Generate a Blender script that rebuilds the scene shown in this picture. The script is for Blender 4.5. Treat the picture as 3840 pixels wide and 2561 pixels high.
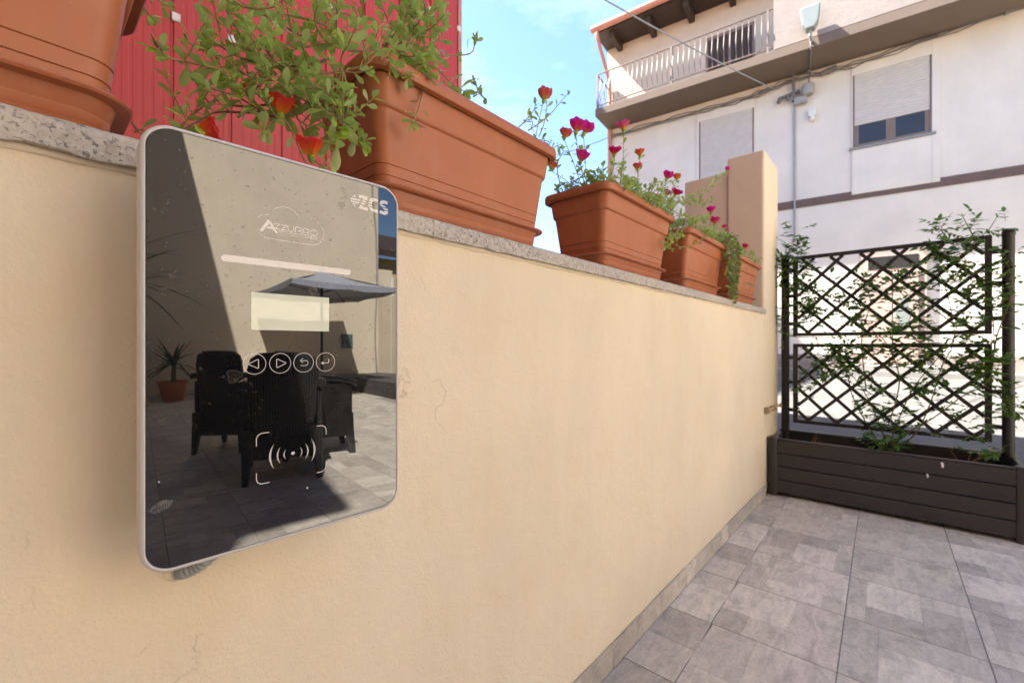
import bpy, bmesh, math, random
from mathutils import Vector, Matrix
R = math.radians
random.seed(7)
for o in list(bpy.data.objects): bpy.data.objects.remove(o)
scene = bpy.context.scene
COL = scene.collection

# ------------------------------------------------------------------ camera
FPX, CX, CY = 1640.0, 1920.0, 1293.0          # photograph pixels (3840 wide)
TH = R(41.56)
CAM = Vector((0, -.605, .9))
FW = Vector((math.cos(TH), math.sin(TH), 0)); RT = Vector((math.sin(TH), -math.cos(TH), 0)); UP = Vector((0, 0, 1))
cd = bpy.data.cameras.new('camera'); cam = bpy.data.objects.new('camera', cd); COL.objects.link(cam)
cam.location = CAM; cam.rotation_euler = (R(90), 0, TH - R(90))
cd.sensor_width = 36; cd.lens = 36 * FPX / 3840; cd.shift_y = (CY - 1280.5) / 3840
cd.clip_start = .02; cd.clip_end = 2000
cd.dof.use_dof = True; cd.dof.focus_distance = .56; cd.dof.aperture_fstop = 8.5
scene.camera = cam
scene.render.resolution_x = 1024; scene.render.resolution_y = 682

# ------------------------------------------------------------------ sky, sun, exposure
SUN = Vector((-.238, .55, .80)).normalized()
w = bpy.data.worlds.new('World'); scene.world = w; w.use_nodes = True
nt = w.node_tree; nt.nodes.clear()
N = nt.nodes.new; L = nt.links.new
wo = N('ShaderNodeOutputWorld'); bg = N('ShaderNodeBackground'); sky = N('ShaderNodeTexSky')
sky.sky_type = 'NISHITA'; sky.sun_disc = False
sky.sun_elevation = math.asin(SUN.z); sky.sun_rotation = math.atan2(SUN.x, SUN.y)
sky.air_density = 1.0; sky.dust_density = .5; sky.ozone_density = 2.4
tc = N('ShaderNodeTexCoord'); mp = N('ShaderNodeMapping'); mp.inputs['Scale'].default_value = (1.6, 1.6, 4.5)
cn = N('ShaderNodeTexNoise'); cn.inputs['Scale'].default_value = 2.1; cn.inputs['Detail'].default_value = 9; cn.inputs['Roughness'].default_value = .62
cr = N('ShaderNodeValToRGB'); cr.color_ramp.elements[0].position = .48; cr.color_ramp.elements[1].position = .82
cr.color_ramp.elements[1].color = (.3, .3, .3, 1)
mx = N('ShaderNodeMix'); mx.data_type = 'RGBA'; mx.inputs[7].default_value = (5.2, 5.5, 6.0, 1)
L(tc.outputs['Generated'], mp.inputs[0]); L(mp.outputs[0], cn.inputs['Vector']); L(cn.outputs[0], cr.inputs[0])
tn = N('ShaderNodeMix'); tn.data_type = 'RGBA'; tn.blend_type = 'MULTIPLY'; tn.inputs[0].default_value = 1; tn.inputs[7].default_value = (.88, .93, 1.03, 1)
L(sky.outputs[0], tn.inputs[6]); L(cr.outputs[0], mx.inputs[0]); L(tn.outputs[2], mx.inputs[6]); L(mx.outputs[2], bg.inputs[0]); L(bg.outputs[0], wo.inputs[0])
bg.inputs[1].default_value = .065
sd = bpy.data.lights.new('sun', 'SUN'); sd.energy = 5.0; sd.angle = R(.53); sd.color = (1, .95, .87)
so = bpy.data.objects.new('sun', sd); COL.objects.link(so); so.location = (0, 0, 20)
so.rotation_euler = SUN.to_track_quat('Z', 'Y').to_euler()
vs = scene.view_settings; vs.view_transform = 'Standard'; vs.look = 'None'; vs.gamma = 1; vs.use_curve_mapping = False
vs.exposure = 2.86
try:
    scene.cycles.max_bounces = 10; scene.cycles.diffuse_bounces = 5; scene.cycles.transparent_max_bounces = 16
except Exception: pass

# ------------------------------------------------------------------ pixel -> place
def ray(x, y): return FW + RT * ((x - CX) / FPX) + UP * ((CY - y) / FPX)
def hit(x, y, p0, n): d = ray(x, y); return CAM + d * ((Vector(p0) - CAM).dot(n) / d.dot(n))
def atY(x, y, Y): return hit(x, y, (0, Y, 0), Vector((0, 1, 0)))
def atX(x, y, X): return hit(x, y, (X, 0, 0), Vector((1, 0, 0)))
def zoom(x0, y0, s): return lambda x, y: (x0 + x * s, y0 + y * s)
R3 = zoom(2200, 0, 1640 / 2351); R6 = zoom(2800, 800, 1040 / 1254); R8 = zoom(1900, 300, 1100 / 1916)
P1 = zoom(500, 0, 1300 / 2351)
# charger plane (turned 3.2 degrees off the wall)
DA = R(3.2)
DE = Vector((math.cos(DA), -math.sin(DA), 0)); DN = Vector((-math.sin(DA), -math.cos(DA), 0)); DO = Vector((.0742, -.10, 0))
DM = Matrix(((DE.x, 0, DN.x, DO.x), (DE.y, 0, DN.y, DO.y), (0, 1, 0, 0), (0, 0, 0, 1)))
def dev(x, y): h = hit(x, y, DO, DN); return ((h - DO).dot(DE), h.z)
def mirY(x, y, Y):
    h = hit(x, y, DO, DN); d = ray(x, y); d = d - 2 * d.dot(DN) * DN
    return h + d * ((Y - h.y) / d.y)
# white house facade frame (s along the facade, d out of it, z up)
FS = Vector((-.12, .9928, 0)).normalized(); FN = Vector((-FS.y, FS.x, 0)); FO = Vector((11.93, -.49, 0))
FM = Matrix(((FS.x, FN.x, 0, FO.x), (FS.y, FN.y, 0, FO.y), (0, 0, 1, 0), (0, 0, 0, 1)))
def fz(p, d=0): h = hit(p[0], p[1], FO + FN * d, FN); return ((h - FO).dot(FS), h.z)

# ------------------------------------------------------------------ mesh helpers
class MB:
    def __init__(s): s.v = []; s.f = []; s.m = []; s.g = None
    def add(s, vs, fs, m=0):
        b = len(s.v); s.v += [Vector(p) for p in vs]; s.f += [tuple(i + b for i in f) for f in fs]; s.m += [m] * len(fs); return s
    def box(s, a, b, m=0):
        (x0, y0, z0), (x1, y1, z1) = a, b
        x0, x1 = sorted((x0, x1)); y0, y1 = sorted((y0, y1)); z0, z1 = sorted((z0, z1))
        return s.add([(x0, y0, z0), (x1, y0, z0), (x1, y1, z0), (x0, y1, z0), (x0, y0, z1), (x1, y0, z1), (x1, y1, z1), (x0, y1, z1)],
              [(0, 3, 2, 1), (4, 5, 6, 7), (0, 1, 5, 4), (1, 2, 6, 5), (2, 3, 7, 6), (3, 0, 4, 7)], m)
    def bar(s, a, b, w, t, up=(0, 0, 1), m=0):
        a, b = Vector(a), Vector(b); d = (b - a).normalized(); u = Vector(up); x = d.cross(u).normalized(); y = x.cross(d)
        x *= w / 2; y *= t / 2
        return s.add([a - x - y, a + x - y, a + x + y, a - x + y, b - x - y, b + x - y, b + x + y, b - x + y],
              [(0, 3, 2, 1), (4, 5, 6, 7), (0, 1, 5, 4), (1, 2, 6, 5), (2, 3, 7, 6), (3, 0, 4, 7)], m)
    def loft(s, rings, caps=(True, True), m=0):
        n = len(rings[0]); b = len(s.v)
        for r in rings: s.v += [Vector(p) for p in r]
        fs = []
        for i in range(len(rings) - 1):
            for j in range(n):
                k = (j + 1) % n; fs.append((b + i * n + j, b + i * n + k, b + (i + 1) * n + k, b + (i + 1) * n + j))
        if caps[0]: fs.append(tuple(b + j for j in range(n - 1, -1, -1)))
        if caps[1]: fs.append(tuple(b + (len(rings) - 1) * n + j for j in range(n)))
        s.f += fs; s.m += [m] * len(fs); return s
    def tube(s, pts, r, n=6, m=0, caps=True):
        pts = [Vector(p) for p in pts]; k = len(pts); rr = r if isinstance(r, (list, tuple)) else [r] * k
        t0 = (pts[1] - pts[0]).normalized(); x = t0.orthogonal().normalized(); rings = []
        for i, p in enumerate(pts):
            t = (pts[min(i + 1, k - 1)] - pts[max(i - 1, 0)])
            if t.length < 1e-9: t = t0
            t = t.normalized(); x = (x - t * x.dot(t))
            if x.length < 1e-6: x = t.orthogonal()
            x = x.normalized(); y = t.cross(x)
            rings.append([p + (x * math.cos(2 * math.pi * j / n) + y * math.sin(2 * math.pi * j / n)) * rr[i] for j in range(n)])
        return s.loft(rings, (caps, caps), m)
    def lathe(s, prof, c=(0, 0, 0), n=16, m=0, caps=(True, True)):
        c = Vector(c)
        return s.loft([[c + Vector((r * math.cos(2 * math.pi * j / n), r * math.sin(2 * math.pi * j / n), z)) for j in range(n)] for r, z in prof], caps, m)
    def xf(s, M): s.v = [M @ p for p in s.v]; return s

def mesh_of(mb, name, mats, smooth=None, bevel=0, seg=2):
    me = bpy.data.meshes.new(name); me.from_pydata([tuple(p) for p in mb.v], [], mb.f)
    for m in mats: me.materials.append(m)
    me.polygons.foreach_set('material_index', mb.m)
    if mb.g is not None:
        at = me.attributes.new('g', 'FLOAT', 'POINT'); at.data.foreach_set('value', mb.g)
    if bevel:
        bm = bmesh.new(); bm.from_mesh(me)
        es = [e for e in bm.edges if len(e.link_faces) == 2 and e.calc_face_angle(0) > R(25)]
        bmesh.ops.bevel(bm, geom=es, offset=bevel, segments=seg, affect='EDGES', profile=.5, clamp_overlap=True)
        bm.to_mesh(me); bm.free()
    if smooth is not None:
        me.polygons.foreach_set('use_smooth', [True] * len(me.polygons)); me.set_sharp_from_angle(angle=R(smooth))
    me.update(); return me

def put(o, parent=None):
    COL.objects.link(o)
    if parent is not None:
        o.parent = parent
        M = Matrix.Identity(4); p = parent; 
        bpy_loc = world_loc(parent); o.matrix_parent_inverse = Matrix.Translation(-bpy_loc)
    return o
WL = {}
def world_loc(o): return WL[o.name]
def obj(name, mb, mats, parent=None, smooth=None, bevel=0, seg=2, kind=None, recenter=True):
    mats = mats if isinstance(mats, (list, tuple)) else [mats]
    if recenter and mb.v:
        lo = Vector((min(p.x for p in mb.v), min(p.y for p in mb.v), min(p.z for p in mb.v))); hi = Vector((max(p.x for p in mb.v), max(p.y for p in mb.v), max(p.z for p in mb.v)))
        c = Vector(((lo.x + hi.x) / 2, (lo.y + hi.y) / 2, lo.z)); mb.v = [p - c for p in mb.v]
    else: c = Vector((0, 0, 0))
    o = bpy.data.objects.new(name, mesh_of(mb, name, mats, smooth, bevel, seg)); put(o, parent); o.location = c; WL[o.name] = c.copy()
    if kind: o['kind'] = kind
    return o
def inst(name, me, M, parent):
    o = bpy.data.objects.new(name, me); put(o, parent); o.matrix_basis = M; return o
def tag(o, label, cat, group=None):
    o['label'] = label; o['category'] = cat
    if group: o['group'] = group
    return o
def thing(name, label, cat, loc=(0, 0, 0), group=None):
    o = bpy.data.objects.new(name, None); o.empty_display_size = .05; COL.objects.link(o); o.location = loc; WL[o.name] = Vector(loc)
    return tag(o, label, cat, group)
def copy_tree(root, off, label, group=None, rz=0):
    def cp(o, parent):
        c = o.copy(); COL.objects.link(c); c.parent = parent
        for ch in list(o.children): cp(ch, c)
        return c
    c = cp(root, None); c.location = root.location + Vector(off); c.rotation_euler.z = rz; c['label'] = label; WL[c.name] = c.location.copy()
    if group: c['group'] = group
    return c
def crom(pts, n=6):
    P = [Vector(p) for p in pts]
    if len(P) < 3: return [P[0].lerp(P[-1], i / n) for i in range(n + 1)]
    out = []
    for i in range(len(P) - 1):
        a, b, c, d = P[max(i - 1, 0)], P[i], P[i + 1], P[min(i + 2, len(P) - 1)]
        for k in range(n):
            t = k / n
            out.append(.5 * ((2 * b) + (c - a) * t + (2 * a - 5 * b + 4 * c - d) * t * t + (3 * b - a - 3 * c + d) * t ** 3))
    out.append(P[-1]); return out

# ------------------------------------------------------------------ materials
def newmat(name):
    m = bpy.data.materials.new(name); m.use_nodes = True; t = m.node_tree; return m, t, t.nodes['Principled BSDF']
def nnoise(t, vec, scale, detail=4, rough=.55, dist=0):
    n = t.nodes.new('ShaderNodeTexNoise'); n.inputs['Scale'].default_value = scale; n.inputs['Detail'].default_value = detail
    n.inputs['Roughness'].default_value = rough; n.inputs['Distortion'].default_value = dist
    t.links.new(vec, n.inputs['Vector']); return n.outputs[0]
def nramp(t, fac, stops):
    n = t.nodes.new('ShaderNodeValToRGB'); e = n.color_ramp.elements
    while len(e) < len(stops): e.new(.5)
    for i, (p, c) in enumerate(stops):
        e[i].position = p; e[i].color = (*c, 1) if not isinstance(c, (int, float)) else (c, c, c, 1)
    t.links.new(fac, n.inputs[0]); return n.outputs[0]
def nmix(t, fac, a, b, mode='MIX'):
    n = t.nodes.new('ShaderNodeMix'); n.data_type = 'RGBA'; n.blend_type = mode
    for s, v in ((0, fac), (6, a), (7, b)):
        if hasattr(v, 'links'): t.links.new(v, n.inputs[s])
        else: n.inputs[s].default_value = v if s == 0 else (*v, 1)
    return n.outputs[2]
def nmath(t, op, a, b=0.0):
    n = t.nodes.new('ShaderNodeMath'); n.operation = op
    for i, v in enumerate((a, b)):
        if hasattr(v, 'links'): t.links.new(v, n.inputs[i])
        else: n.inputs[i].default_value = v
    return n.outputs[0]
def nbump(t, h, strength, dist, nrm=None):
    n = t.nodes.new('ShaderNodeBump'); n.inputs['Strength'].default_value = strength; n.inputs['Distance'].default_value = dist
    t.links.new(h, n.inputs['Height'])
    if nrm is not None: t.links.new(nrm, n.inputs['Normal'])
    return n.outputs[0]
def npos(t, scale=None):
    g = t.nodes.new('ShaderNodeNewGeometry').outputs['Position']
    if scale is None: return g
    m = t.nodes.new('ShaderNodeMapping'); m.inputs['Scale'].default_value = scale; t.links.new(g, m.inputs[0]); return m.outputs[0]
def sc(c, k): return tuple(min(1, x * k) for x in c)
def pm(name, col, rough=.6, var=.12, scale=8, bump=0, bscale=80, bdist=.002, spec=.5, metal=0, objvar=0, coat=0, stretch=None):
    m, t, b = newmat(name); p = npos(t, stretch)
    n = nnoise(t, p, scale, 5)
    c = nramp(t, n, [(.28, sc(col, 1 - var)), (.72, sc(col, 1 + var))])
    if objvar:
        oi = t.nodes.new('ShaderNodeObjectInfo')
        c = nmix(t, 1.0, c, nramp(t, oi.outputs['Random'], [(0, 1 - objvar), (1, 1.0)]), 'MULTIPLY')
    t.links.new(c, b.inputs['Base Color'])
    b.inputs['Roughness'].default_value = rough; b.inputs['Specular IOR Level'].default_value = spec; b.inputs['Metallic'].default_value = metal
    b.inputs['Coat Weight'].default_value = coat
    if bump: t.links.new(nbump(t, nnoise(t, p, bscale, 4), bump, bdist), b.inputs['Normal'])
    return m
def wallmat(name, col, bump=.5, cracks=0.0, clean=False):
    m, t, b = newmat(name); p = npos(t)
    big = nnoise(t, p, 1.6, 4); mid = nnoise(t, p, 9, 5, .6); fine = nnoise(t, p, 240, 3); med = nnoise(t, p, 38, 4, .6)
    c = nramp(t, big, [(.3, sc(col, .93)), (.7, sc(col, 1.05))])
    c = nmix(t, nramp(t, mid, [(.5, 0), (.8, .06 if clean else .35)]), c, (col[0] * .93, col[1] * .83, col[2] * .64))
    c = nmix(t, nramp(t, nnoise(t, npos(t, (1.2, 1, .5)), 3.3, 6, .65, .8), [(.42, 0), (.75, .12 if clean else .4)]), c, sc(col, 1.12))
    c = nmix(t, nramp(t, nnoise(t, npos(t, (9, 9, .5)), 1.5, 5, .6), [(.52, 0), (.8, .13)]), c, sc(col, .82))
    h = nmath(t, 'ADD', nmath(t, 'MULTIPLY', fine, .45), nmath(t, 'MULTIPLY', med, .9))
    h = nmath(t, 'ADD', h, nmath(t, 'MULTIPLY', mid, 1.4))
    if cracks:
        dv = t.nodes.new('ShaderNodeVectorMath'); dv.operation = 'ADD'
        nz = t.nodes.new('ShaderNodeTexNoise'); nz.inputs['Scale'].default_value = 14; nz.inputs['Detail'].default_value = 5; t.links.new(p, nz.inputs['Vector'])
        sb = t.nodes.new('ShaderNodeVectorMath'); sb.operation = 'SCALE'; sb.inputs[3].default_value = .22; t.links.new(nz.outputs[1], sb.inputs[0])
        t.links.new(p, dv.inputs[0]); t.links.new(sb.outputs[0], dv.inputs[1])
        vo = t.nodes.new('ShaderNodeTexVoronoi'); vo.feature = 'DISTANCE_TO_EDGE'; vo.inputs['Scale'].default_value = 3.2; t.links.new(dv.outputs[0], vo.inputs['Vector'])
        line = nramp(t, vo.outputs['Distance'], [(.002, 1), (.011, 0)])
        mask = nramp(t, nnoise(t, npos(t, (1.7, 1, 1.1)), 3.1, 4, .6), [(.53, 0), (.66, 1)])
        sx_ = t.nodes.new('ShaderNodeSeparateXYZ'); t.links.new(p, sx_.inputs[0])
        mask = nmath(t, 'MULTIPLY', mask, nramp(t, nmath(t, 'MULTIPLY', sx_.outputs[0], 1.0), [(.36, .8), (.62, 0)]))
        crk = nmath(t, 'MULTIPLY', line, mask)
        # small pits and trowel nicks
        v2 = t.nodes.new('ShaderNodeTexVoronoi'); v2.inputs['Scale'].default_value = 34; t.links.new(dv.outputs[0], v2.inputs['Vector'])
        pit = nmath(t, 'MULTIPLY', nramp(t, v2.outputs['Distance'], [(.06, 1), (.15, 0)]), nramp(t, nnoise(t, p, 6, 3), [(.62, 0), (.7, .45)]))
        crk = nmath(t, 'MAXIMUM', crk, pit)
        c = nmix(t, nmath(t, 'MULTIPLY', crk, cracks * .75), c, sc(col, .45))
        h = nmath(t, 'SUBTRACT', h, nmath(t, 'MULTIPLY', crk, 1.6 * cracks))
    t.links.new(c, b.inputs['Base Color']); b.inputs['Roughness'].default_value = .88; b.inputs['Specular IOR Level'].default_value = .25
    t.links.new(nbump(t, h, bump, .004), b.inputs['Normal']); return m

M = {}
M['wall'] = wallmat('wall_plaster', (.76, .655, .49), .6, .8)
M['pillar'] = wallmat('pillar_plaster', (.76, .65, .48), .35, 0)
M['back'] = wallmat('back_plaster', (.68, .59, .46), .3, 0)
M['facade'] = wallmat('facade_plaster', (.755, .705, .61), .3, 0, True)
M['cream'] = wallmat('cream_plaster', (.56, .50, .40), .3, 0)
M['yellow'] = wallmat('yellow_plaster', (.66, .52, .26), .3, 0)
M['parapet'] = wallmat('parapet_plaster', (.30, .26, .23), .8, 0)
M['slab'] = wallmat('slab_render', (.17, .13, .10), .4, 0)
M['band'] = pm('brown_band', (.15, .10, .085), .8, .15)
def potmat():
    m, t, b = newmat('terracotta_plastic'); p = npos(t); col = (.40, .122, .043)
    c = nramp(t, nnoise(t, p, 6, 5), [(.3, sc(col, .94)), (.7, sc(col, 1.06))])
    c = nmix(t, nramp(t, nnoise(t, npos(t, (1, 1, .35)), 14, 6, .7, .5), [(.50, 0), (.85, .30)]), c, (.50, .30, .19))
    c = nmix(t, nramp(t, nnoise(t, p, 130, 3, .7), [(.68, 0), (.76, .35)]), c, (.52, .40, .30))
    t.links.new(c, b.inputs['Base Color']); t.links.new(nramp(t, nnoise(t, p, 20, 4), [(.3, .36), (.7, .55)]), b.inputs['Roughness'])
    t.links.new(nbump(t, nmath(t, 'ADD', nnoise(t, p, 900, 2), nnoise(t, p, 22, 2)), .14, .0006), b.inputs['Normal']); return m
M['pot'] = potmat()
M['soil'] = pm('potting_soil', (.035, .024, .016), .95, .5, 120, 1, 160, .01)
M['white_plastic'] = pm('housing_plastic', (.62, .585, .56), .38, .02, 6, .06, 1500, .0002)
M['dark_resin'] = pm('dark_resin', (.040, .033, .030), .5, .12, 6, .25, 260, .0006, .5, objvar=.2)
M['trellis'] = pm('trellis_resin', (.020, .014, .012), .5, .15, 8, .2, 300, .0005)
M['red_panel'] = pm('red_panel', (.52, .045, .036), .45, .06, 2, 0, stretch=(1, 1, .1), objvar=.08)
M['white'] = pm('white_clip', (.75, .73, .68), .6)
M['gutter'] = pm('gutter_paint', (.52, .24, .17), .5, .08)
M['rafter'] = pm('rafter_wood', (.045, .028, .02), .7, .3, 12)
M['tile_roof'] = pm('roof_tiles', (.42, .17, .09), .8, .3, 6)
M['iron'] = pm('railing_iron', (.20, .15, .12), .5, .2)
M['shutter'] = pm('shutter_slats', (.60, .56, .50), .6, .05)
M['frame_brown'] = pm('window_frame', (.20, .145, .11), .5, .1)
M['cable'] = pm('cable_rubber', (.16, .15, .145), .7, .2)
M['grey'] = pm('grey_metal', (.33, .33, .32), .5, .1)
M['lampglass'] = pm('lamp_head', (.24, .27, .25), .3, .05)
def weave():
    m, t, b = newmat('dark_rattan'); tc_ = t.nodes.new('ShaderNodeTexCoord').outputs['Object']; hs_ = []
    for d_, s_ in (('Z', 22), ('X', 14)):
        wv_ = t.nodes.new('ShaderNodeTexWave'); wv_.bands_direction = d_; wv_.inputs['Scale'].default_value = s_; wv_.inputs['Distortion'].default_value = .6; t.links.new(tc_, wv_.inputs[0]); hs_.append(wv_.outputs[1])
    h_ = nmath(t, 'MULTIPLY', hs_[0], hs_[1]); t.links.new(nramp(t, h_, [(.1, (.006, .006, .006)), (.7, (.042, .038, .036))]), b.inputs['Base Color'])
    b.inputs['Roughness'].default_value = .4; t.links.new(nbump(t, h_, 1, .006), b.inputs['Normal']); return m
M['rattan'] = weave()
M['canopy'] = pm('parasol_cloth', (.31, .325, .375), .9, .06, 3)
M['blackmetal'] = pm('black_metal', (.015, .015, .016), .5)
M['doorwood'] = pm('door_paint', (.46, .35, .29), .55, .06)
M['stone'] = pm('plinth_stone', (.28, .24, .21), .8, .25, 9)
M['marble'] = pm('marble_step', (.26, .25, .23), .4, .08)
M['asphalt'] = pm('street_paving', (.085, .081, .076), .9, .22, 2.2, .5, 60, .004)
M['ground'] = pm('ground_soil', (.25, .21, .16), .95, .2)
M['grout'] = pm('grout', (.31, .285, .255), .95, .2, 40)
M['rope'] = pm('rope_fibre', (.45, .33, .19), .9, .2, 60, .8, 300, .002)
M['sticker'] = pm('sign_card', (.07, .13, .14), .5, .3, 20)

def granite():
    m, t, b = newmat('granite'); p = npos(t)
    n1 = nnoise(t, p, 230, 3, .6, .8); n2 = nnoise(t, p, 95, 4, .65); n3 = nnoise(t, p, 300, 2)
    c = nramp(t, n2, [(.32, (.36, .31, .26)), (.55, (.48, .44, .39)), (.75, (.58, .55, .51))])
    c = nmix(t, nramp(t, n1, [(.56, 0), (.62, .9)]), c, (.11, .10, .095))
    c = nmix(t, nramp(t, n3, [(.66, 0), (.72, .5)]), c, (.34, .26, .2))
    c = nmix(t, nramp(t, nnoise(t, p, 3, 3), [(.45, 0), (.7, .5)]), c, (.62, .52, .38))
    t.links.new(c, b.inputs['Base Color']); b.inputs['Roughness'].default_value = .75
    t.links.new(nbump(t, nmath(t, 'ADD', n2, nnoise(t, p, 25, 3)), .7, .004), b.inputs['Normal']); return m
M['granite'] = granite()

def tilemat(name, col):
    m, t, b = newmat(name)
    tcn = t.nodes.new('ShaderNodeNewGeometry').outputs['Position']; oi = t.nodes.new('ShaderNodeObjectInfo')
    av = t.nodes.new('ShaderNodeVectorMath'); av.operation = 'MULTIPLY_ADD'
    rv = t.nodes.new('ShaderNodeCombineXYZ'); t.links.new(oi.outputs['Random'], rv.inputs[0]); t.links.new(oi.outputs['Random'], rv.inputs[1])
    t.links.new(rv.outputs[0], av.inputs[0]); av.inputs[1].default_value = (13, 29, 0); t.links.new(tcn, av.inputs[2])
    mp = t.nodes.new('ShaderNodeMapping'); mp.inputs['Scale'].default_value = (1.3, 4.2, 1); t.links.new(av.outputs[0], mp.inputs[0])
    st = nnoise(t, mp.outputs[0], 6, 6, .7, 1.2); bl = nnoise(t, av.outputs[0], 13, 7, .75, .7); fn = nnoise(t, av.outputs[0], 90, 3, .7)
    c = nramp(t, st, [(.3, sc(col, .68)), (.52, col), (.75, sc(col, 1.25))])
    c = nmix(t, nramp(t, bl, [(.45, 0), (.72, .65)]), c, (col[0] * 1.32, col[1] * 1.27, col[2] * 1.20))
    c = nmix(t, nramp(t, bl, [(.32, .75), (.45, 0)]), c, sc(col, .55))
    c = nmix(t, nramp(t, fn, [(.35, .3), (.55, 0)]), c, sc(col, .6))
    t.links.new(c, b.inputs['Base Color']); t.links.new(nramp(t, bl, [(.3, .42), (.7, .58)]), b.inputs['Roughness'])
    t.links.new(nbump(t, nmath(t, 'ADD', fn, nmath(t, 'MULTIPLY', st, 2)), .25, .0012), b.inputs['Normal']); return m
TM = [tilemat('floor_tile_a', (.58, .525, .45)), tilemat('floor_tile_b', (.52, .475, .415)), tilemat('floor_tile_c', (.66, .60, .515)), tilemat('floor_tile_d', (.46, .418, .362))]

def leafmat(name, top, under, young, rough=.38):
    m, t, b = newmat(name); p = npos(t); oi = t.nodes.new('ShaderNodeObjectInfo'); g = t.nodes.new('ShaderNodeNewGeometry')
    n = nnoise(t, p, 55, 3)
    c = nramp(t, n, [(.35, sc(top, .7)), (.65, sc(top, 1.25))])
    c = nmix(t, nramp(t, oi.outputs['Random'], [(.35, 0), (1, .75)]), c, young)
    at = t.nodes.new('ShaderNodeAttribute'); at.attribute_name = 'g'
    c = nmix(t, nramp(t, at.outputs['Fac'], [(0, .35), (.35, 0), (.93, 0), (1, .35)]), c, sc(young, 1.2))
    c = nmix(t, g.outputs['Backfacing'], c, under)
    t.links.new(c, b.inputs['Base Color']); b.inputs['Roughness'].default_value = rough; b.inputs['Specular IOR Level'].default_value = .5
    tr = t.nodes.new('ShaderNodeBsdfTranslucent'); t.links.new(nmix(t, 1.0, c, (1.3, 1.5, .6), 'MULTIPLY'), tr.inputs[0])
    mx = t.nodes.new('ShaderNodeMixShader'); mx.inputs[0].default_value = .38
    t.links.new(b.outputs[0], mx.inputs[1]); t.links.new(tr.outputs[0], mx.inputs[2]); t.links.new(mx.outputs[0], t.nodes['Material Output'].inputs[0]); return m
M['leaf_p'] = leafmat('purslane_leaf', (.285, .42, .07), (.37, .45, .18), (.48, .60, .11))
M['leaf_j'] = leafmat('jasmine_leaf', (.058, .118, .028), (.09, .15, .055), (.15, .27, .045), .33)
M['leaf_s'] = leafmat('succulent_leaf', (.19, .26, .07), (.24, .29, .12), (.42, .45, .18))
M['leaf_y'] = leafmat('yucca_leaf', (.028, .055, .016), (.05, .08, .03), (.05, .10, .02))
M['stem_p'] = pm('purslane_stem', (.26, .17, .07), .5, .35, 25)
M['stem_r'] = pm('purslane_red_stem', (.17, .075, .045), .5, .3, 25)
M['stem_j'] = pm('vine_stem', (.13, .10, .035), .7, .35, 30)
M['twig'] = pm('dry_twig', (.30, .15, .08), .8, .3, 40)
def petal(name, base, mid, tip):
    m, t, b = newmat(name); at = t.nodes.new('ShaderNodeAttribute'); at.attribute_name = 'g'
    c = nramp(t, at.outputs['Fac'], [(.05, base), (.42, mid), (.8, tip)]); t.links.new(c, b.inputs['Base Color']); b.inputs['Roughness'].default_value = .6
    tr = t.nodes.new('ShaderNodeBsdfTranslucent'); t.links.new(c, tr.inputs[0]); mx = t.nodes.new('ShaderNodeMixShader'); mx.inputs[0].default_value = .55
    t.links.new(b.outputs[0], mx.inputs[1]); t.links.new(tr.outputs[0], mx.inputs[2]); t.links.new(mx.outputs[0], t.nodes['Material Output'].inputs[0]); return m
M['pet_red'] = petal('petal_red', (.88, .48, .03), (.84, .17, .03), (.74, .045, .035))
M['pet_mag'] = petal('petal_magenta', (.85, .30, .22), (.80, .05, .28), (.74, .02, .36))
M['pet_cri'] = petal('petal_crimson', (.85, .25, .10), (.76, .03, .15), (.70, .015, .19))
M['pet_ora'] = petal('petal_orange', (.85, .50, .05), (.80, .25, .04), (.72, .13, .06))
M['pet_cor'] = petal('petal_coral', (.85, .55, .12), (.75, .22, .14), (.74, .12, .13))
M['pet_pin'] = petal('petal_pink', (.85, .62, .12), (.78, .22, .22), (.74, .09, .26))

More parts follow.
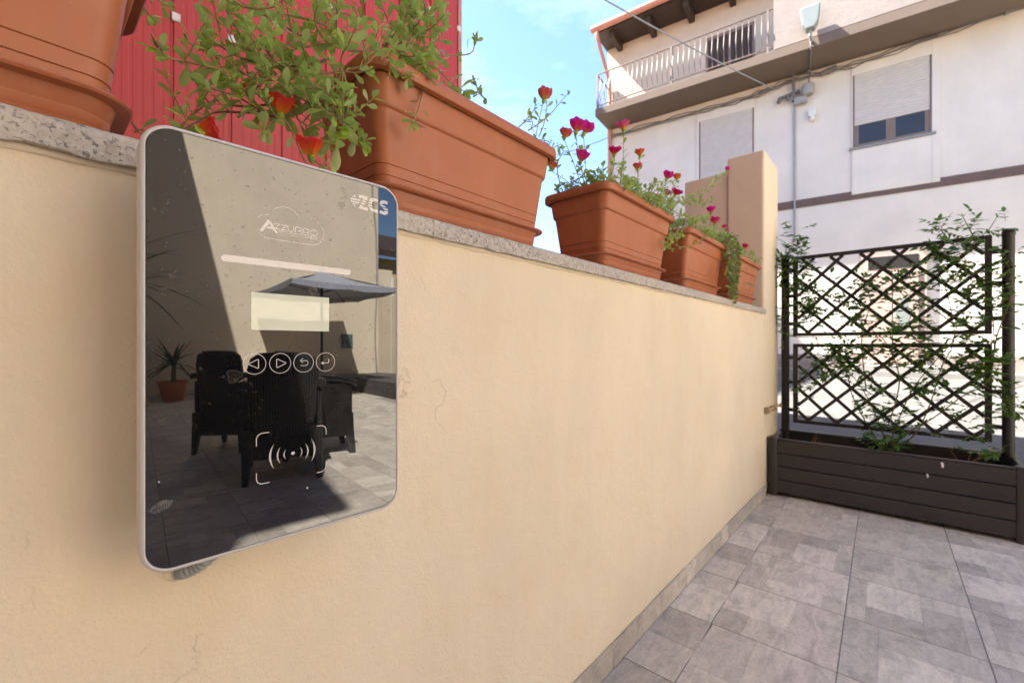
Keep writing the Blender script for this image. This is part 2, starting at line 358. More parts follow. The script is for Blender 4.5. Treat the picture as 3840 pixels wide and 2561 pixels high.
def glassmat():
    m, t, b = newmat('black_glass'); p = npos(t)
    b.inputs['Base Color'].default_value = (.0035, .0035, .004, 1); b.inputs['Roughness'].default_value = .0; b.inputs['IOR'].default_value = 1.85
    d = t.nodes.new('ShaderNodeBsdfDiffuse'); d.inputs[0].default_value = (.17, .15, .125, 1)
    v = t.nodes.new('ShaderNodeTexVoronoi'); v.inputs['Scale'].default_value = 150; 
    dz = t.nodes.new('ShaderNodeTexNoise'); dz.inputs['Scale'].default_value = 60; t.links.new(p, dz.inputs['Vector'])
    va = t.nodes.new('ShaderNodeVectorMath'); va.operation = 'MULTIPLY_ADD'; t.links.new(dz.outputs[1], va.inputs[0]); va.inputs[1].default_value = (.02, .02, .02); t.links.new(p, va.inputs[2])
    t.links.new(va.outputs[0], v.inputs['Vector'])
    spots = nmath(t, 'MULTIPLY', nramp(t, v.outputs['Distance'], [(.12, 1), (.3, 0)]), nramp(t, nnoise(t, p, 75, 2), [(.50, 0), (.58, .42)]))
    sp = t.nodes.new('ShaderNodeSeparateXYZ'); t.links.new(p, sp.inputs[0])
    up = nramp(t, nmath(t, 'MULTIPLY', nmath(t, 'SUBTRACT', sp.outputs[2], .69), 2.44), [(.25, .25), (.85, 1)])
    v2 = t.nodes.new('ShaderNodeTexVoronoi'); v2.inputs['Scale'].default_value = 38; t.links.new(va.outputs[0], v2.inputs['Vector'])
    drops = nmath(t, 'MULTIPLY', nramp(t, v2.outputs['Distance'], [(.13, .3), (.19, .75), (.22, 0)]), nramp(t, nnoise(t, p, 19, 2), [(.56, 0), (.6, .6)]))
    film = nmath(t, 'ADD', nmath(t, 'MULTIPLY', nnoise(t, p, 9, 5, .7), .02), nmath(t, 'MULTIPLY', nramp(t, nnoise(t, npos(t, (40, 40, 9)), 2, 6, .75, 1.2), [(.55, 0), (.8, 1)]), .05))
    film = nmath(t, 'ADD', film, nmath(t, 'MULTIPLY', nramp(t, nnoise(t, p, 420, 2, .8), [(.66, 0), (.74, 1)]), .22))
    f = nmath(t, 'ADD', nmath(t, 'MULTIPLY', nmath(t, 'MAXIMUM', spots, drops), up), film)
    mx = t.nodes.new('ShaderNodeMixShader'); t.links.new(f, mx.inputs[0]); t.links.new(b.outputs[0], mx.inputs[1]); t.links.new(d.outputs[0], mx.inputs[2])
    t.links.new(mx.outputs[0], t.nodes['Material Output'].inputs[0]); return m
M['glass'] = glassmat()
def printmat(name, col):
    m, t, b = newmat(name); b.inputs['Base Color'].default_value = (*col, 1); b.inputs['Roughness'].default_value = 0.0; b.inputs['IOR'].default_value = 1.5
    n = nnoise(t, npos(t), 40, 4); t.links.new(nramp(t, n, [(.3, sc(col, .93)), (.7, col)]), b.inputs['Base Color']); return m
M['print'] = printmat('white_print', (.66, .62, .58)); M['print_dim'] = printmat('dim_print', (.34, .315, .29)); M['lcd'] = printmat('lcd_panel', (.70, .74, .60))
def panemat():
    m, t, b = newmat('window_glass'); b.inputs['Base Color'].default_value = (.03, .03, .03, 1); b.inputs['Roughness'].default_value = .03; return m
M['pane'] = panemat()
def floortype(): pass

# ================================================================== SETTING
g = MB().add([(-400, -400, -.03), (400, -400, -.03), (400, 400, -.03), (-400, 400, -.03)], [(0, 1, 2, 3)])
obj('ground', g, M['ground'], kind='structure', recenter=False)
# street behind the planter, a step above the patio
st = MB().box((3.46, -40, -.02), (11.97, 40, .27)); obj('street', st, M['asphalt'], kind='structure')

# patio floor: grout bed with tiles
fl = obj('patio_floor', MB().box((-1.6, -9.6, -.02), (3.455, 0, -.003)).box((3.456, -9.6, -.02), (6.2, -6.4, -.003)), M['grout'], kind='structure', recenter=False)
WL[fl.name] = Vector((0, 0, 0))
T = .328; GO = Vector((1.486, -.148, 0)); GA = R(1.36)
rnd = random.Random(3)
def tile_mesh(k):
    mb = MB(); h = (T - .0032) / 2
    # ashlar print: split into 2-4 pieces with hairline joints
    def split(r, depth):
        x0, y0, x1, y1 = r
        if depth == 0 or rnd.random() < .12: return [r]
        if (depth % 2 == 0) == (k % 2 == 0):
            f = rnd.choice((.3, .36, .64, .7)); c = x0 + (x1 - x0) * f; return split((x0, y0, c, y1), depth - 1) + split((c, y0, x1, y1), depth - 1)
        f = rnd.choice((.26, .4, .6, .74)); c = y0 + (y1 - y0) * f; return split((x0, y0, x1, c), depth - 1) + split((x0, c, x1, y1), depth - 1)
    for (x0, y0, x1, y1) in split((-h, -h, h, h), 2 if k % 3 else 3):
        e = .0005; mi = rnd.choice((0, 0, 1, 1, 2, 3))
        a = [(x0, y0, -.001), (x1, y0, -.001), (x1, y1, -.001), (x0, y1, -.001)]
        tp = [(x0 + e, y0 + e, 0), (x1 - e, y0 + e, 0), (x1 - e, y1 - e, 0), (x0 + e, y1 - e, 0)]
        mb.loft([a, tp], (False, True), mi)
    mb.loft([[(-h, -h, -.012), (h, -h, -.012), (h, h, -.012), (-h, h, -.012)], [(-h, -h, -.001), (h, -h, -.001), (h, h, -.001), (-h, h, -.001)]], (False, False), 0)
    return mb
TMB = [tile_mesh(k) for k in range(12)]; TME = [mesh_of(t, 'tile', TM) for t in TMB]
cells = []
for i in range(-10, 15):
    for j in range(-1, 29):
        c = GO + Matrix.Rotation(GA, 3, 'Z') @ Vector(((i + .5) * T, -(j + .5) * T, 0))
        if -1.4 < c.x < 6.0 and c.y > -9.4 and (c.x < 3.3 or c.y < -6.6) and c.y < -.17: cells.append(c)
def clipcells():
    out = []
    for i in range(-10, 6):
        out.append(i)
    return out
mir = Vector((0, .40, .9))
def seen(c): return min((c - CAM).length if (c - CAM).dot(FW) > .3 and c.x > .3 else 99, (c - mir).length if .1 < (c.x) / max(.1, (mir.y - c.y)) < .62 or c.y > -3 else 60)
cells.sort(key=seen)
joined = MB()
for n, c in enumerate(cells):
    k = rnd.randrange(12); Mx = Matrix.Translation(c) @ Matrix.Rotation(GA + rnd.choice((0, math.pi)), 4, 'Z')
    if n < 270: inst('tile', TME[k], Mx, fl)
    else:
        b = len(joined.v); t = TMB[k]; joined.v += [Mx @ p for p in t.v]; joined.f += [tuple(q + b for q in f) for f in t.f]; joined.m += t.m
o = obj('tile_field', joined, TM, fl, kind='stuff')
# cut row along the wall
for i in range(-4, 6):
    x0 = GO.x + i * T + .002; x1 = x0 + T - .004
    if x1 < -.9 or x0 > 2.9: continue
    y1 = -.148 + (x0 - GO.x) * math.tan(GA) + .002
    mb = MB(); f = rnd.choice((.35, .5, .65)); c = x0 + (x1 - x0) * f
    for a, b2 in ((x0, c - .0006), (c + .0006, x1)): mb.box((a, y1, -.012), (b2, -.010, 0), rnd.randrange(4))
    obj('tile', mb, TM, fl)

# ------------------------------------------------------------------ boundary wall
XE = 2.945
bw = thing('boundary_wall', 'low cream plastered wall carrying the charger and the flower troughs', 'wall', (.5, .12, 0))
wm = MB(); nx, nz = 96, 26
rw = random.Random(5)
import mathutils.noise as mn
def wy(x, z): return .0022 * mn.noise(Vector((x * 2.3, 0, z * 2.3))) + .0012 * mn.noise(Vector((x * 9, 3, z * 9)))
X0 = -1.6
vs_ = []; fs_ = []
for i in range(nx + 1):
    for k in range(nz + 1):
        x = X0 + (XE - X0) * i / nx; z = 1.083 * k / nz; vs_.append((x, wy(x, z), z))
for i in range(nx):
    for k in range(nz):
        a = i * (nz + 1) + k; fs_.append((a, a + nz + 1, a + nz + 2, a + 1))
wm.add(vs_, fs_); wm.add([(X0, .006, 0), (XE, .006, 0), (XE, .25, 0), (X0, .25, 0), (X0, .006, 1.082), (XE, .006, 1.082), (XE, .25, 1.082), (X0, .25, 1.082)], [(1, 2, 6, 5), (2, 3, 7, 6), (3, 0, 4, 7), (4, 5, 6, 7)])
obj('wall_body', wm, M['wall'], bw, smooth=40)
# granite coping slabs with a rough sawn edge
joints = [-1.6, -.62, .33, 1.30, 2.30, XE]
for a, b in zip(joints, joints[1:]):
    mb = MB(); n = int((b - a) / .012); rings = []
    for i in range(n + 1):
        x = a + .0015 + (b - a - .003) * i / n
        j = lambda q, s: .0022 * mn.noise(Vector((x * 31, q, 0))) * s + .0014 * mn.noise(Vector((x * 95, q, 4))) * s
        lowz = 1.0845 + j(1, 1.4) - (.004 if x < .25 else 0) * max(0, mn.noise(Vector((x * 14, 8, 0))) + .3)
        rings.append([(x, -.012 + j(2, 1), lowz), (x, -.013 + j(3, 1), 1.099), (x, -.0125 + j(6, 1), 1.111 + j(4, .5)), (x, -.008 + j(5, 1), 1.1145), (x, .262, 1.1145), (x, .262, 1.0845)])
    obj('coping_slab', mb.loft(rings), M['granite'], bw, smooth=50)
# mortar squeezed under the coping
mb = MB(); pts = []; rr = []
for i in range(240):
    x = X0 + (XE - X0) * i / 239; pts.append((x, .001, 1.082)); rr.append(.0045 + .004 * max(-.6, mn.noise(Vector((x * 20, 0, 2)))) + (.004 if x < .12 else 0) * abs(mn.noise(Vector((x * 40, 5, 2)))))
obj('mortar_bed', mb.tube(pts, rr, 6), M['wall'], bw, smooth=60)
x = -1.2; k = 0
while x < 2.9:
    x1 = min(x + .3265, 2.945); mb = MB(); c = x + (x1 - x) * rnd.choice((.3, .55, .7)); lo = -.0095
    mb.box((x, lo, .001), (c, -.0005 - .002, .066), k % 4); mb.box((c + .0005, lo, .001), (x1, -.0025, .066), (k + rnd.choice((1, 2))) % 4)
    obj('skirting_tile', mb, TM, bw); x = x1 + .002; k += 1

# pillar and the side wall running back from it
pl = thing('pillar', 'square beige plastered pillar at the end of the low wall', 'pillar', (3.15, .1, 0))
obj('shaft', MB().box((2.95, 0, 0), (3.345, .205, 2.068)), M['pillar'], pl, bevel=.012)
sw = MB().box((2.965, .208, 0), (3.3, .475, 1.99))
tag(obj('side_wall', sw, M['pillar'], bevel=.01), 'short beige wall stub joined to the back of the taller pillar', 'wall')

# ------------------------------------------------------------------ red panel building
rb = thing('red_building', 'tall building clad in red vertical metal panels behind the plants', 'building', (1.5, 3, 0))
PH = R(-6); edge = CAM + Vector((.893, 1, 0)) * 2.9; edge.z = 0
RD = Vector((math.cos(PH), math.sin(PH), 0)); RN = Vector((RD.y, -RD.x, 0)); HR = 6.6
RM = Matrix(((RD.x, RN.x, 0, edge.x), (RD.y, RN.y, 0, edge.y), (0, 0, 1, 0), (0, 0, 0, 1)))
obj('core', MB().box((-9, -5, 0), (-.02, -.06, HR)).xf(RM), M['red_panel'], rb)
PW = .2842
prof = [(0, 0), (.018, 0), (.03, .022), (.06, .022), (.068, .03)]
q = [(0, -.014), (.006, -.014), (.010, 0)]
for gx in (.05, .095, .14, .185, .23):
    q += [(gx, 0), (gx + .004, -.0012), (gx + .016, -.0012), (gx + .020, 0)]
q += [(PW - .010, 0), (PW - .006, -.014), (PW, -.014)]
mb = MB(); n = len(q)
mb.add([(a, b, 0) for a, b in q] + [(a, b, HR) for a, b in q], [(i + 1, i, n + i, n + i + 1) for i in range(n - 1)])
pme = mesh_of(mb, 'panel', [M['red_panel']])
for k in range(1, 29):
    inst('panel', pme, RM @ Matrix.Translation((-k * PW - .03, 0, 0)), rb)
obj('corner_trim', MB().box((-.0295, -.05, 0), (.006, .006, HR + .05)).xf(RM), M['gutter'], rb)
cme = mesh_of(MB().box((-.020, -.01, -.024), (.020, .012, .024)), 'clip', [M['white']], bevel=.005)
for px, py in ((660, 68), (868, 150), (1720, 110), (1612, 40), (1240, 30)):
    h = hit(px, py, edge, RN); s = (h - edge).dot(RD); inst('clip', cme, RM @ Matrix.Translation((s, 0, h.z)), rb)
ab = thing('facade_shade_block', 'plain cream block added unseen behind the red panel building to shade the white facade', 'building', (5, 14, 0))  # added block, hidden from the camera, keeps direct sun off the white house facade
obj('wall', MB().box((2, 11, 0), (8.7, 18, 15)), M['cream'], ab)
obj('roof', MB().box((1.8, 10.8, 15.001), (8.9, 18.2, 15.2)), M['tile_roof'], ab)
# neighbour's yard wall between red building and house
tag(obj('yard_wall', MB().box((7.0, 8.0, 0), (13.5, 8.3, 3.3)), M['pillar']), 'plain beige yard wall in the gap between red building and white house', 'wall')

# ================================================================== WHITE HOUSE
hs = thing('white_house', 'white three-storey house with balcony and roller shutters across the street', 'house', (12.5, 0, 0))
sL = fz(R3(112, 735))[0]; sR = -14.0
zb = (fz(R3(112, 703))[1] + fz(R3(1000, 452))[1]) / 2
BD = .95
zg = .27
def fb(name, parent, mats, *boxes, **kw):
    mb = MB()
    for b in boxes: mb.box((b[0], b[4], b[2]), (b[1], b[5], b[3]), b[6] if len(b) > 6 else 0)
    return obj(name, mb.xf(FM), mats, parent, **kw)
eave_s, eave_z = fz(R3(40, 172), .8); e2s, e2z = fz(R3(500, 2), .8)
zeave = (eave_z + e2z) / 2
fb('wall', hs, [M['facade'], M['cream']], (sR, sL, 0, zb + .1, -7, 0, 0), (sR, sL, zb + .1, zeave + .05, -7, -.002, 1))
# band and plinth
bz1 = (fz(R3(1035, 1100))[1] + fz(R3(2351, 878))[1]) / 2; bz0 = (fz(R3(1035, 1137))[1] + fz(R3(2351, 935))[1]) / 2
fb('string_course', hs, M['band'], (sR, sL - .01, bz0, bz1, 0, .02))
fb('plinth', hs, M['stone'], (sR, sL - .01, 0, zg + .42, 0, .025))
fb('pavement', hs, M['marble'], (sR, sL, zg - .2, zg + .1, .026, .55))
# balcony
bsL = fz(R3(45, 628), BD)[0]; parS = fz(R3(1005, 300), BD)[0]
bal = fb('balcony', hs, [M['slab'], M['parapet']], (sR, bsL, zb, zb + .2, .002, BD, 0), (sR, parS, zb + .201, zb + 1.35, BD - .13, BD + .002, 1), bevel=.01)
zrail = (fz(R3(450, 265), BD - .04)[1] + fz(R3(970, 50), BD - .04)[1]) / 2
rail = MB()
for z in (zrail, zb + .29):
    rail.bar((parS, BD - .04, z), (bsL - .04, BD - .04, z), .035, .02); rail.bar((bsL - .04, BD - .04, z), (bsL - .04, .01, z), .035, .02)
obj('railing', rail.xf(FM), M['iron'], bal)
hb = zrail - (zb + .29)
belly = [(0, 0, 0), (0, 0, hb * .08), (0, .03, hb * .2), (0, .075, hb * .36), (0, .05, hb * .55), (0, .005, hb * .72), (0, 0, hb * .85), (0, 0, hb)]
bme = mesh_of(MB().tube(crom(belly, 3), .0085, 5), 'baluster', [M['iron']])
s = parS + .1; 
while s < bsL - .1:
    inst('baluster', bme, FM @ Matrix.Translation((s, BD - .04, zb + .29)), bal); s += .125
for k in range(1, 7): inst('baluster', bme, FM @ Matrix.Translation((bsL - .04, BD - .04 - k * .13, zb + .29)) @ Matrix.Rotation(-math.pi / 2, 4, 'Z'), bal)
for s in (bsL - .05, fz(R3(452, 300), BD)[0], fz(R3(972, 150), BD)[0]):
    fb('rail_post', bal, M['iron'], (s - .022, s + .022, zb + .2, zrail, BD - .065, BD - .02))
# balcony door (dark opening)
a, b = fz(R3(640, 245)), fz(R3(905, 200)); z1 = fz(R3(770, 165))[1]
s0, s1 = b[0], a[0]
dk = fb('balcony_door', hs, M['frame_brown'], (s0, s1, zb + .2, z1, .0, .012))
fb('pane', dk, M['rafter'], (s0 + .06, (s0 + s1) / 2 - .03, zb + .3, z1 - .08, .012, .02), ((s0 + s1) / 2 + .03, s1 - .06, zb + .3, z1 - .08, .012, .02))
# eave
ev = fb('eave', hs, M['rafter'], (sR, eave_s - .02, zeave - .02, zeave + .06, -.1, .8))
fb('roof', hs, M['tile_roof'], (sR, eave_s, zeave + .061, zeave + .16, -7.3, .84))
for k in range(14):
    s = eave_s - .45 - k * .95
    obj('rafter', MB().box((s - .07, 0, zeave - .2), (s + .07, .68, zeave - .021)).xf(FM), M['rafter'], ev, bevel=.015)
gt = MB().tube([(sR, .9, zeave + .05), (eave_s + .03, .9, zeave + .05)], .085, 10).xf(FM); obj('gutter', gt, M['gutter'], ev, smooth=40)
dp = [fz(R3(68, 200), .88), ]; sdp = eave_s - .12
dpts = [(sdp, .88, zeave), (sdp - .02, .86, zeave - .25), (sL - .1, .2, zeave - .9), (sL - .1, .07, zeave - 1.2), (sL - .1, .07, zb + .5), (sL - .1, .07, zb + .2)]
obj('downspout', MB().tube(crom(dpts, 5), .05, 8).xf(FM), M['gutter'], hs, smooth=60)
obj('downspout', MB().tube([(sL - .1, .07, zb), (sL - .1, .07, zg + .05)], .05, 8).xf(FM), M['gutter'], hs, smooth=60)
# windows with roller shutters
def window(px, shut, surround):
    (xa, ya), (xb, yb), (xc, yc), (xd, yd) = px          # left-top, left-bottom, right-top, right-bottom
    s1 = (fz(R3(xa, ya))[0] + fz(R3(xb, yb))[0]) / 2; s0 = (fz(R3(xc, yc))[0] + fz(R3(xd, yd))[0]) / 2
    z1 = (fz(R3(xa, ya))[1] + fz(R3(xc, yc))[1]) / 2; z0 = (fz(R3(xb, yb))[1] + fz(R3(xd, yd))[1]) / 2
    a_, b_, c_, d_ = surround
    wn = fb('window', hs, M['facade'], (s0 - a_, s0, z0 - c_, z1 + d_, .001, .038), (s1, s1 + b_, z0 - c_, z1 + d_, .001, .038), (s0 + .001, s1 - .001, z1, z1 + d_, .001, .038), (s0 + .001, s1 - .001, z0 - c_, z0 - .06, .001, .038), bevel=.006)
    fb('sill', wn, M['marble'], (s0 - .06, s1 + .06, z0 - .059, z0 - .005, .002, .06), bevel=.005)
    zs = z1 - (z1 - z0) * shut
    for u0, u1 in ((s0 + .0015, s0 + .03), (s1 - .03, s1 - .0015)): fb('shutter_guide', wn, M['frame_brown'], (u0, u1, z0, z1 - .002, .003, .034))
    mb = MB(); n = int((z1 - zs) / .055); dz = (z1 - zs) / n
    for i in range(n):
        z = zs + i * dz
        mb.loft([[(x_, .018, z + .001), (x_, .028, z + dz * .3), (x_, .028, z + dz * .75), (x_, .018, z + dz - .001), (x_, .01, z + dz - .001), (x_, .01, z + .001)] for x_ in (s0 + .031, s1 - .031)])
    obj('roller_shutter', mb.xf(FM), M['shutter'], wn)
    if shut < 1:
        mid = (s0 + s1) / 2
        fb('frame', wn, M['frame_brown'], (s0 + .031, s0 + .1, z0, zs, .003, .02), (mid - .075, mid + .075, z0, zs, .003, .02), (s1 - .1, s1 - .031, z0, zs, .003, .02), (s0 + .1, mid - .075, z0, z0 + .05, .003, .02), (mid + .075, s1 - .1, z0, z0 + .05, .003, .02))
        for u0, u1 in ((s0 + .1, mid - .075), (mid + .075, s1 - .1)): fb('pane', wn, M['pane'], (u0, u1, z0 + .05, zs, .003, .008))
    return wn
window(((1428, 418), (1432, 800), (1858, 292), (1850, 713)), .70, (.12, .02, 1.0, .3))
window(((606, 662), (604, 1010), (900, 583), (900, 925)), 1.0, (.02, .06, .9, .22))
# street door
sA = fz(R6(515, 400))[0]; sB = fz(R6(812, 400))[0]; zt = fz(R6(660, 172))[1]; z0 = zg + .22
dr = fb('street_door', hs, M['doorwood'], (sB, sA, z0, zt, .03, .06))
mid = (sA + sB) / 2
fb('leaf', dr, M['doorwood'], (sB + .12, mid - .01, z0 + .02, zt - .42, .06, .09), (mid + .01, sA - .12, z0 + .02, zt - .42, .06, .09), bevel=.01)
fb('transom', dr, M['pane'], (sB + .12, sA - .12, zt - .36, zt - .1, .06, .066))
gs = fz(R6(705, 450))[0]; gz1 = fz(R6(705, 365))[1]; gz0 = fz(R6(705, 545))[1]; gm = (gz0 + gz1) / 2
obj('door_glass', MB().add([(gs - .0, .095, gz0), (gs + .12, .095, gm), (gs, .095, gz1), (gs - .12, .095, gm)], [(0, 1, 2, 3)]).xf(FM), M['lampglass'], dr)
fb('step', hs, M['marble'], (sB - .15, sA + .15, zg + .1, z0, .03, .4), bevel=.01)

# cables and fittings on the facade
def fp(p, d): q = fz(p, d); return (q[0], d, q[1])
cb = thing('cable_bundle', 'black cable bundle running along the white facade under the balcony', 'cable', tuple(FM @ Vector(fp(R3(1110, 430), .06))))
path = [R3(112, 742), R3(350, 672), R3(600, 602), R3(800, 548), R3(960, 492), R3(1110, 432), R3(1300, 385), R3(1500, 330), R3(1880, 195), R3(2351, 25), R3(2600, -70)]
for k, (dz, r) in enumerate(((0, .014), (.045, .011), (-.04, .010))):
    obj('strand', MB().tube([Vector(p) + Vector((0, .02 * math.sin(i * 1.7 + k * 2), dz * (1 + .7 * math.sin(i * 2.1 + k)))) for i, p in enumerate(crom([fp(p, .06) for p in path], 4))], r, 5).xf(FM), M['cable'], cb, smooth=60)
for p in (R3(960, 492), R3(1300, 383), R3(2305, 45)):
    c = Vector(fp(p, .08)); obj('clamp', MB().tube([c + Vector((.14, 0, -.03)), c + Vector((-.14, 0, .04))], .05, 6).xf(FM), M['cable'], cb)
c = Vector(fp(R3(1112, 470), .1)); br = MB().bar(c + Vector((0, 0, .32)), c + Vector((0, 0, -.32)), .06, .06, (0, 1, 0)).bar(c + Vector((.3, 0, -.18)), c + Vector((-.12, 0, -.12)), .05, .05).bar(c + Vector((.12, 0, .3)), c + Vector((-.35, 0, .34)), .05, .05)
for dx, dz in ((.28, -.24), (.1, -.22), (-.28, .28)): br.lathe([(.03, -.06), (.055, -.02), (.03, .03)], c + Vector((dx, .03, dz)), 8)
obj('insulator_bracket', br.xf(FM), M['cable'], cb)
pc = MB().tube([fp(R3(1117, 540), .04), fp(R3(1118, 1300), .04)], .022, 6).xf(FM)
tag(obj('wall_conduit', pc, M['grey'], smooth=60), 'thin grey conduit running straight down the white facade', 'pipe')
c = Vector(fp(R3(1190, 482), .12)); jb = MB().lathe([(.10, -.12), (.125, -.07), (.125, .08), (.08, .12)], c, 12).box(c + Vector((.02, -.08, -.26)), c + Vector((.26, .02, -.12)))
tag(obj('junction_box', jb.xf(FM), M['grey'], smooth=40), 'round grey junction box on the facade among the cables', 'box')
c = Vector(fp(R3(1213, 606), .08)); sb = MB().box(c + Vector((-.075, -.06, -.08)), c + Vector((.075, .03, .10))).lathe([(.05, -.18), (.065, -.14), (.045, -.08)], c, 10)
tag(obj('siren_box', sb.xf(FM), [M['white']], bevel=.01), 'small white box with grey knob below the round junction box', 'box')
# overhead wires
def wire(a, b, sag, r): return [a.lerp(b, i / 12) - Vector((0, 0, sag * 4 * (i / 12) * (1 - i / 12))) for i in range(13)], r
pa = FM @ Vector(fp(R3(1010, 482), .05)); pb = CAM + ray(*R3(-60, -90)) * 6.0
pts, r = wire(pa, pb, .05, .012); tag(obj('overhead_wire', MB().tube(pts, r, 5), M['grey'], smooth=60), 'grey overhead wire rising across the balcony from the facade cables', 'wire')
pa = FM @ Vector(fp(R3(112, 742), .05)); pb = CAM + ray(1900, 615) * 12.0
pts, r = wire(pa, pb, .12, .011); tag(obj('overhead_wire', MB().tube(pts, r, 5), M['cable'], smooth=60), 'dark wire leaving the corner of the white house behind the flowers', 'wire')
# street lamp on the parapet
sl = thing('street_lamp', 'pale wedge-shaped street lamp fixed to the grey balcony parapet', 'lamp', tuple(FM @ Vector(fp(R3(1205, 220), BD))))
c = Vector(fp(R3(1202, 96), BD + .18)); h = .34
hd = MB().loft([[c + Vector((x_ * k1, y_, z_)) for x_, y_ in ((-.17, -.1), (.17, -.1), (.17, .1), (-.17, .1))] for k1, z_ in ((.4, -.26), (.8, -.14), (1, .14), (.95, .19))])
obj('lamp_head', hd.xf(FM), M['lampglass'], sl, bevel=.02)
obj('lamp_arm', MB().tube([c + Vector((0, 0, -.24)), c + Vector((0, 0, -.36)), Vector(fp(R3(1206, 205), BD + .08)), Vector(fp(R3(1207, 225), BD + .005))], .03, 7).xf(FM), M['grey'], sl, smooth=60)
p0 = Vector(fp(R3(1205, 215), BD + .03)); obj('lamp_cable', MB().tube([p0, Vector((p0.x, BD + .03, zb + .02)), Vector((p0.x, BD, zb - .03)), Vector(fp(R3(1200, 385), .08)), Vector(fp(R3(1192, 450), .1))], .016, 5).xf(FM), M['cable'], sl)

# ================================================================== WALL CHARGER
UW0, UW1, VZ0, VZ1 = -.003, .2572, .6895, 1.1035
ch = thing('wall_charger', 'pale grey rounded electric car charger with black glass front on the cream wall', 'charger', tuple(DM @ Vector((.127, .69, -.05))))
def rr(u0, u1, v0, v1, r, w_, n=10):
    out = []
    for cx_, cy_, a0 in ((u1 - r, v1 - r, 0), (u0 + r, v1 - r, 90), (u0 + r, v0 + r, 180), (u1 - r, v0 + r, 270)):
        for i in range(n + 1):
            a = R(a0 + 90 * i / n); out.append((cx_ + r * math.cos(a), cy_ + r * math.sin(a), w_))
    return out
def rin(k, w_, r=None):
    rad = .0245 if r is None else r
    return rr(UW0 + k, UW1 - k, VZ0 + k, VZ1 - k, max(.004, rad - k), w_)
hm = MB().loft([rin(.022, -.088), rin(.012, -.050), rin(.0035, -.034), rin(.001, -.030), rin(.0, -.026), rin(.0, -.0045), rin(.0006, -.0022), rin(.0018, -.0006), rin(.003, -.0), rin(.0039, -.0006), rin(.0040, -.0022)], (True, False))
obj('housing', hm.xf(DM), M['white_plastic'], ch, smooth=50)
gm_ = MB().loft([rin(.0042, -.003), rin(.0042, -.0011), rin(.0047, -.0006)], (False, True)); gp = obj('glass_panel', gm_.xf(DM), M['glass'], ch, smooth=30)
obj('mounting_plate', MB().box((.05, .74, -.105), (.205, 1.05, -.0885)).xf(DM), M['grey'], ch)
WP = -.00035
def ribbon(pts, wd, closed=False, w_=WP):
    P = [Vector((a, b)) for a, b in pts]; n = len(P); mb = MB(); Lf = []; Rg = []
    for i in range(n):
        a = P[i - 1] if (i > 0 or closed) else None; b = P[(i + 1) % n] if (i < n - 1 or closed) else None
        d1 = (P[i] - a).normalized() if a is not None else None; d2 = (b - P[i]).normalized() if b is not None else None
        if d1 is None: d1 = d2
        if d2 is None: d2 = d1
        n1 = Vector((-d1.y, d1.x)); n2 = Vector((-d2.y, d2.x)); m = n1 + n2
        m = n1 if m.length < 1e-4 else m.normalized(); k = wd / 2 / max(.35, m.dot(n1)); Lf.append(P[i] + m * k); Rg.append(P[i] - m * k)
    mb.add([(p.x, p.y, w_) for p in Lf] + [(p.x, p.y, w_) for p in Rg], [(i, n + i, n + (i + 1) % n, (i + 1) % n) for i in range(n if closed else n - 1)]); return mb
def merge(*ms):
    o_ = MB()
    for m_ in ms: o_.add(m_.v, m_.f, 0)
    return o_
def fill(pts, w_=WP): return MB().add([(a, b, w_) for a, b in pts], [tuple(range(len(pts)))])
def face(mb):      # make every face look outward (+w)
    for i, f in enumerate(mb.f):
        n = Vector((0, 0, 0)); P = [mb.v[k] for k in f]
        for k in range(len(P)): a, b = P[k], P[(k + 1) % len(P)]; n += a.cross(b)
        if n.z < 0: mb.f[i] = tuple(reversed(f))
    return mb
def pr(name, mb, mat='print', parent=None): return obj(name, face(mb).xf(DM), M[mat], parent or ch)
def smooth2(pts, n=5): return [(p.x, p.y) for p in crom([(a, b, 0) for a, b in pts], n)]
Z1 = zoom(1260, 680, 260 / 2265); Z2 = zoom(940, 760, 320 / 2351); Z3 = zoom(880, 1280, 420 / 2351); Z5 = zoom(480, 1180, 1080 / 1660)
D1 = lambda *pts: [dev(*Z1(x, y)) for x, y in pts]
D2 = lambda *pts: [dev(*Z2(x, y)) for x, y in pts]
D3 = lambda *pts: [dev(*Z3(x, y)) for x, y in pts]
D5 = lambda *pts: [dev(*Z5(x, y)) for x, y in pts]
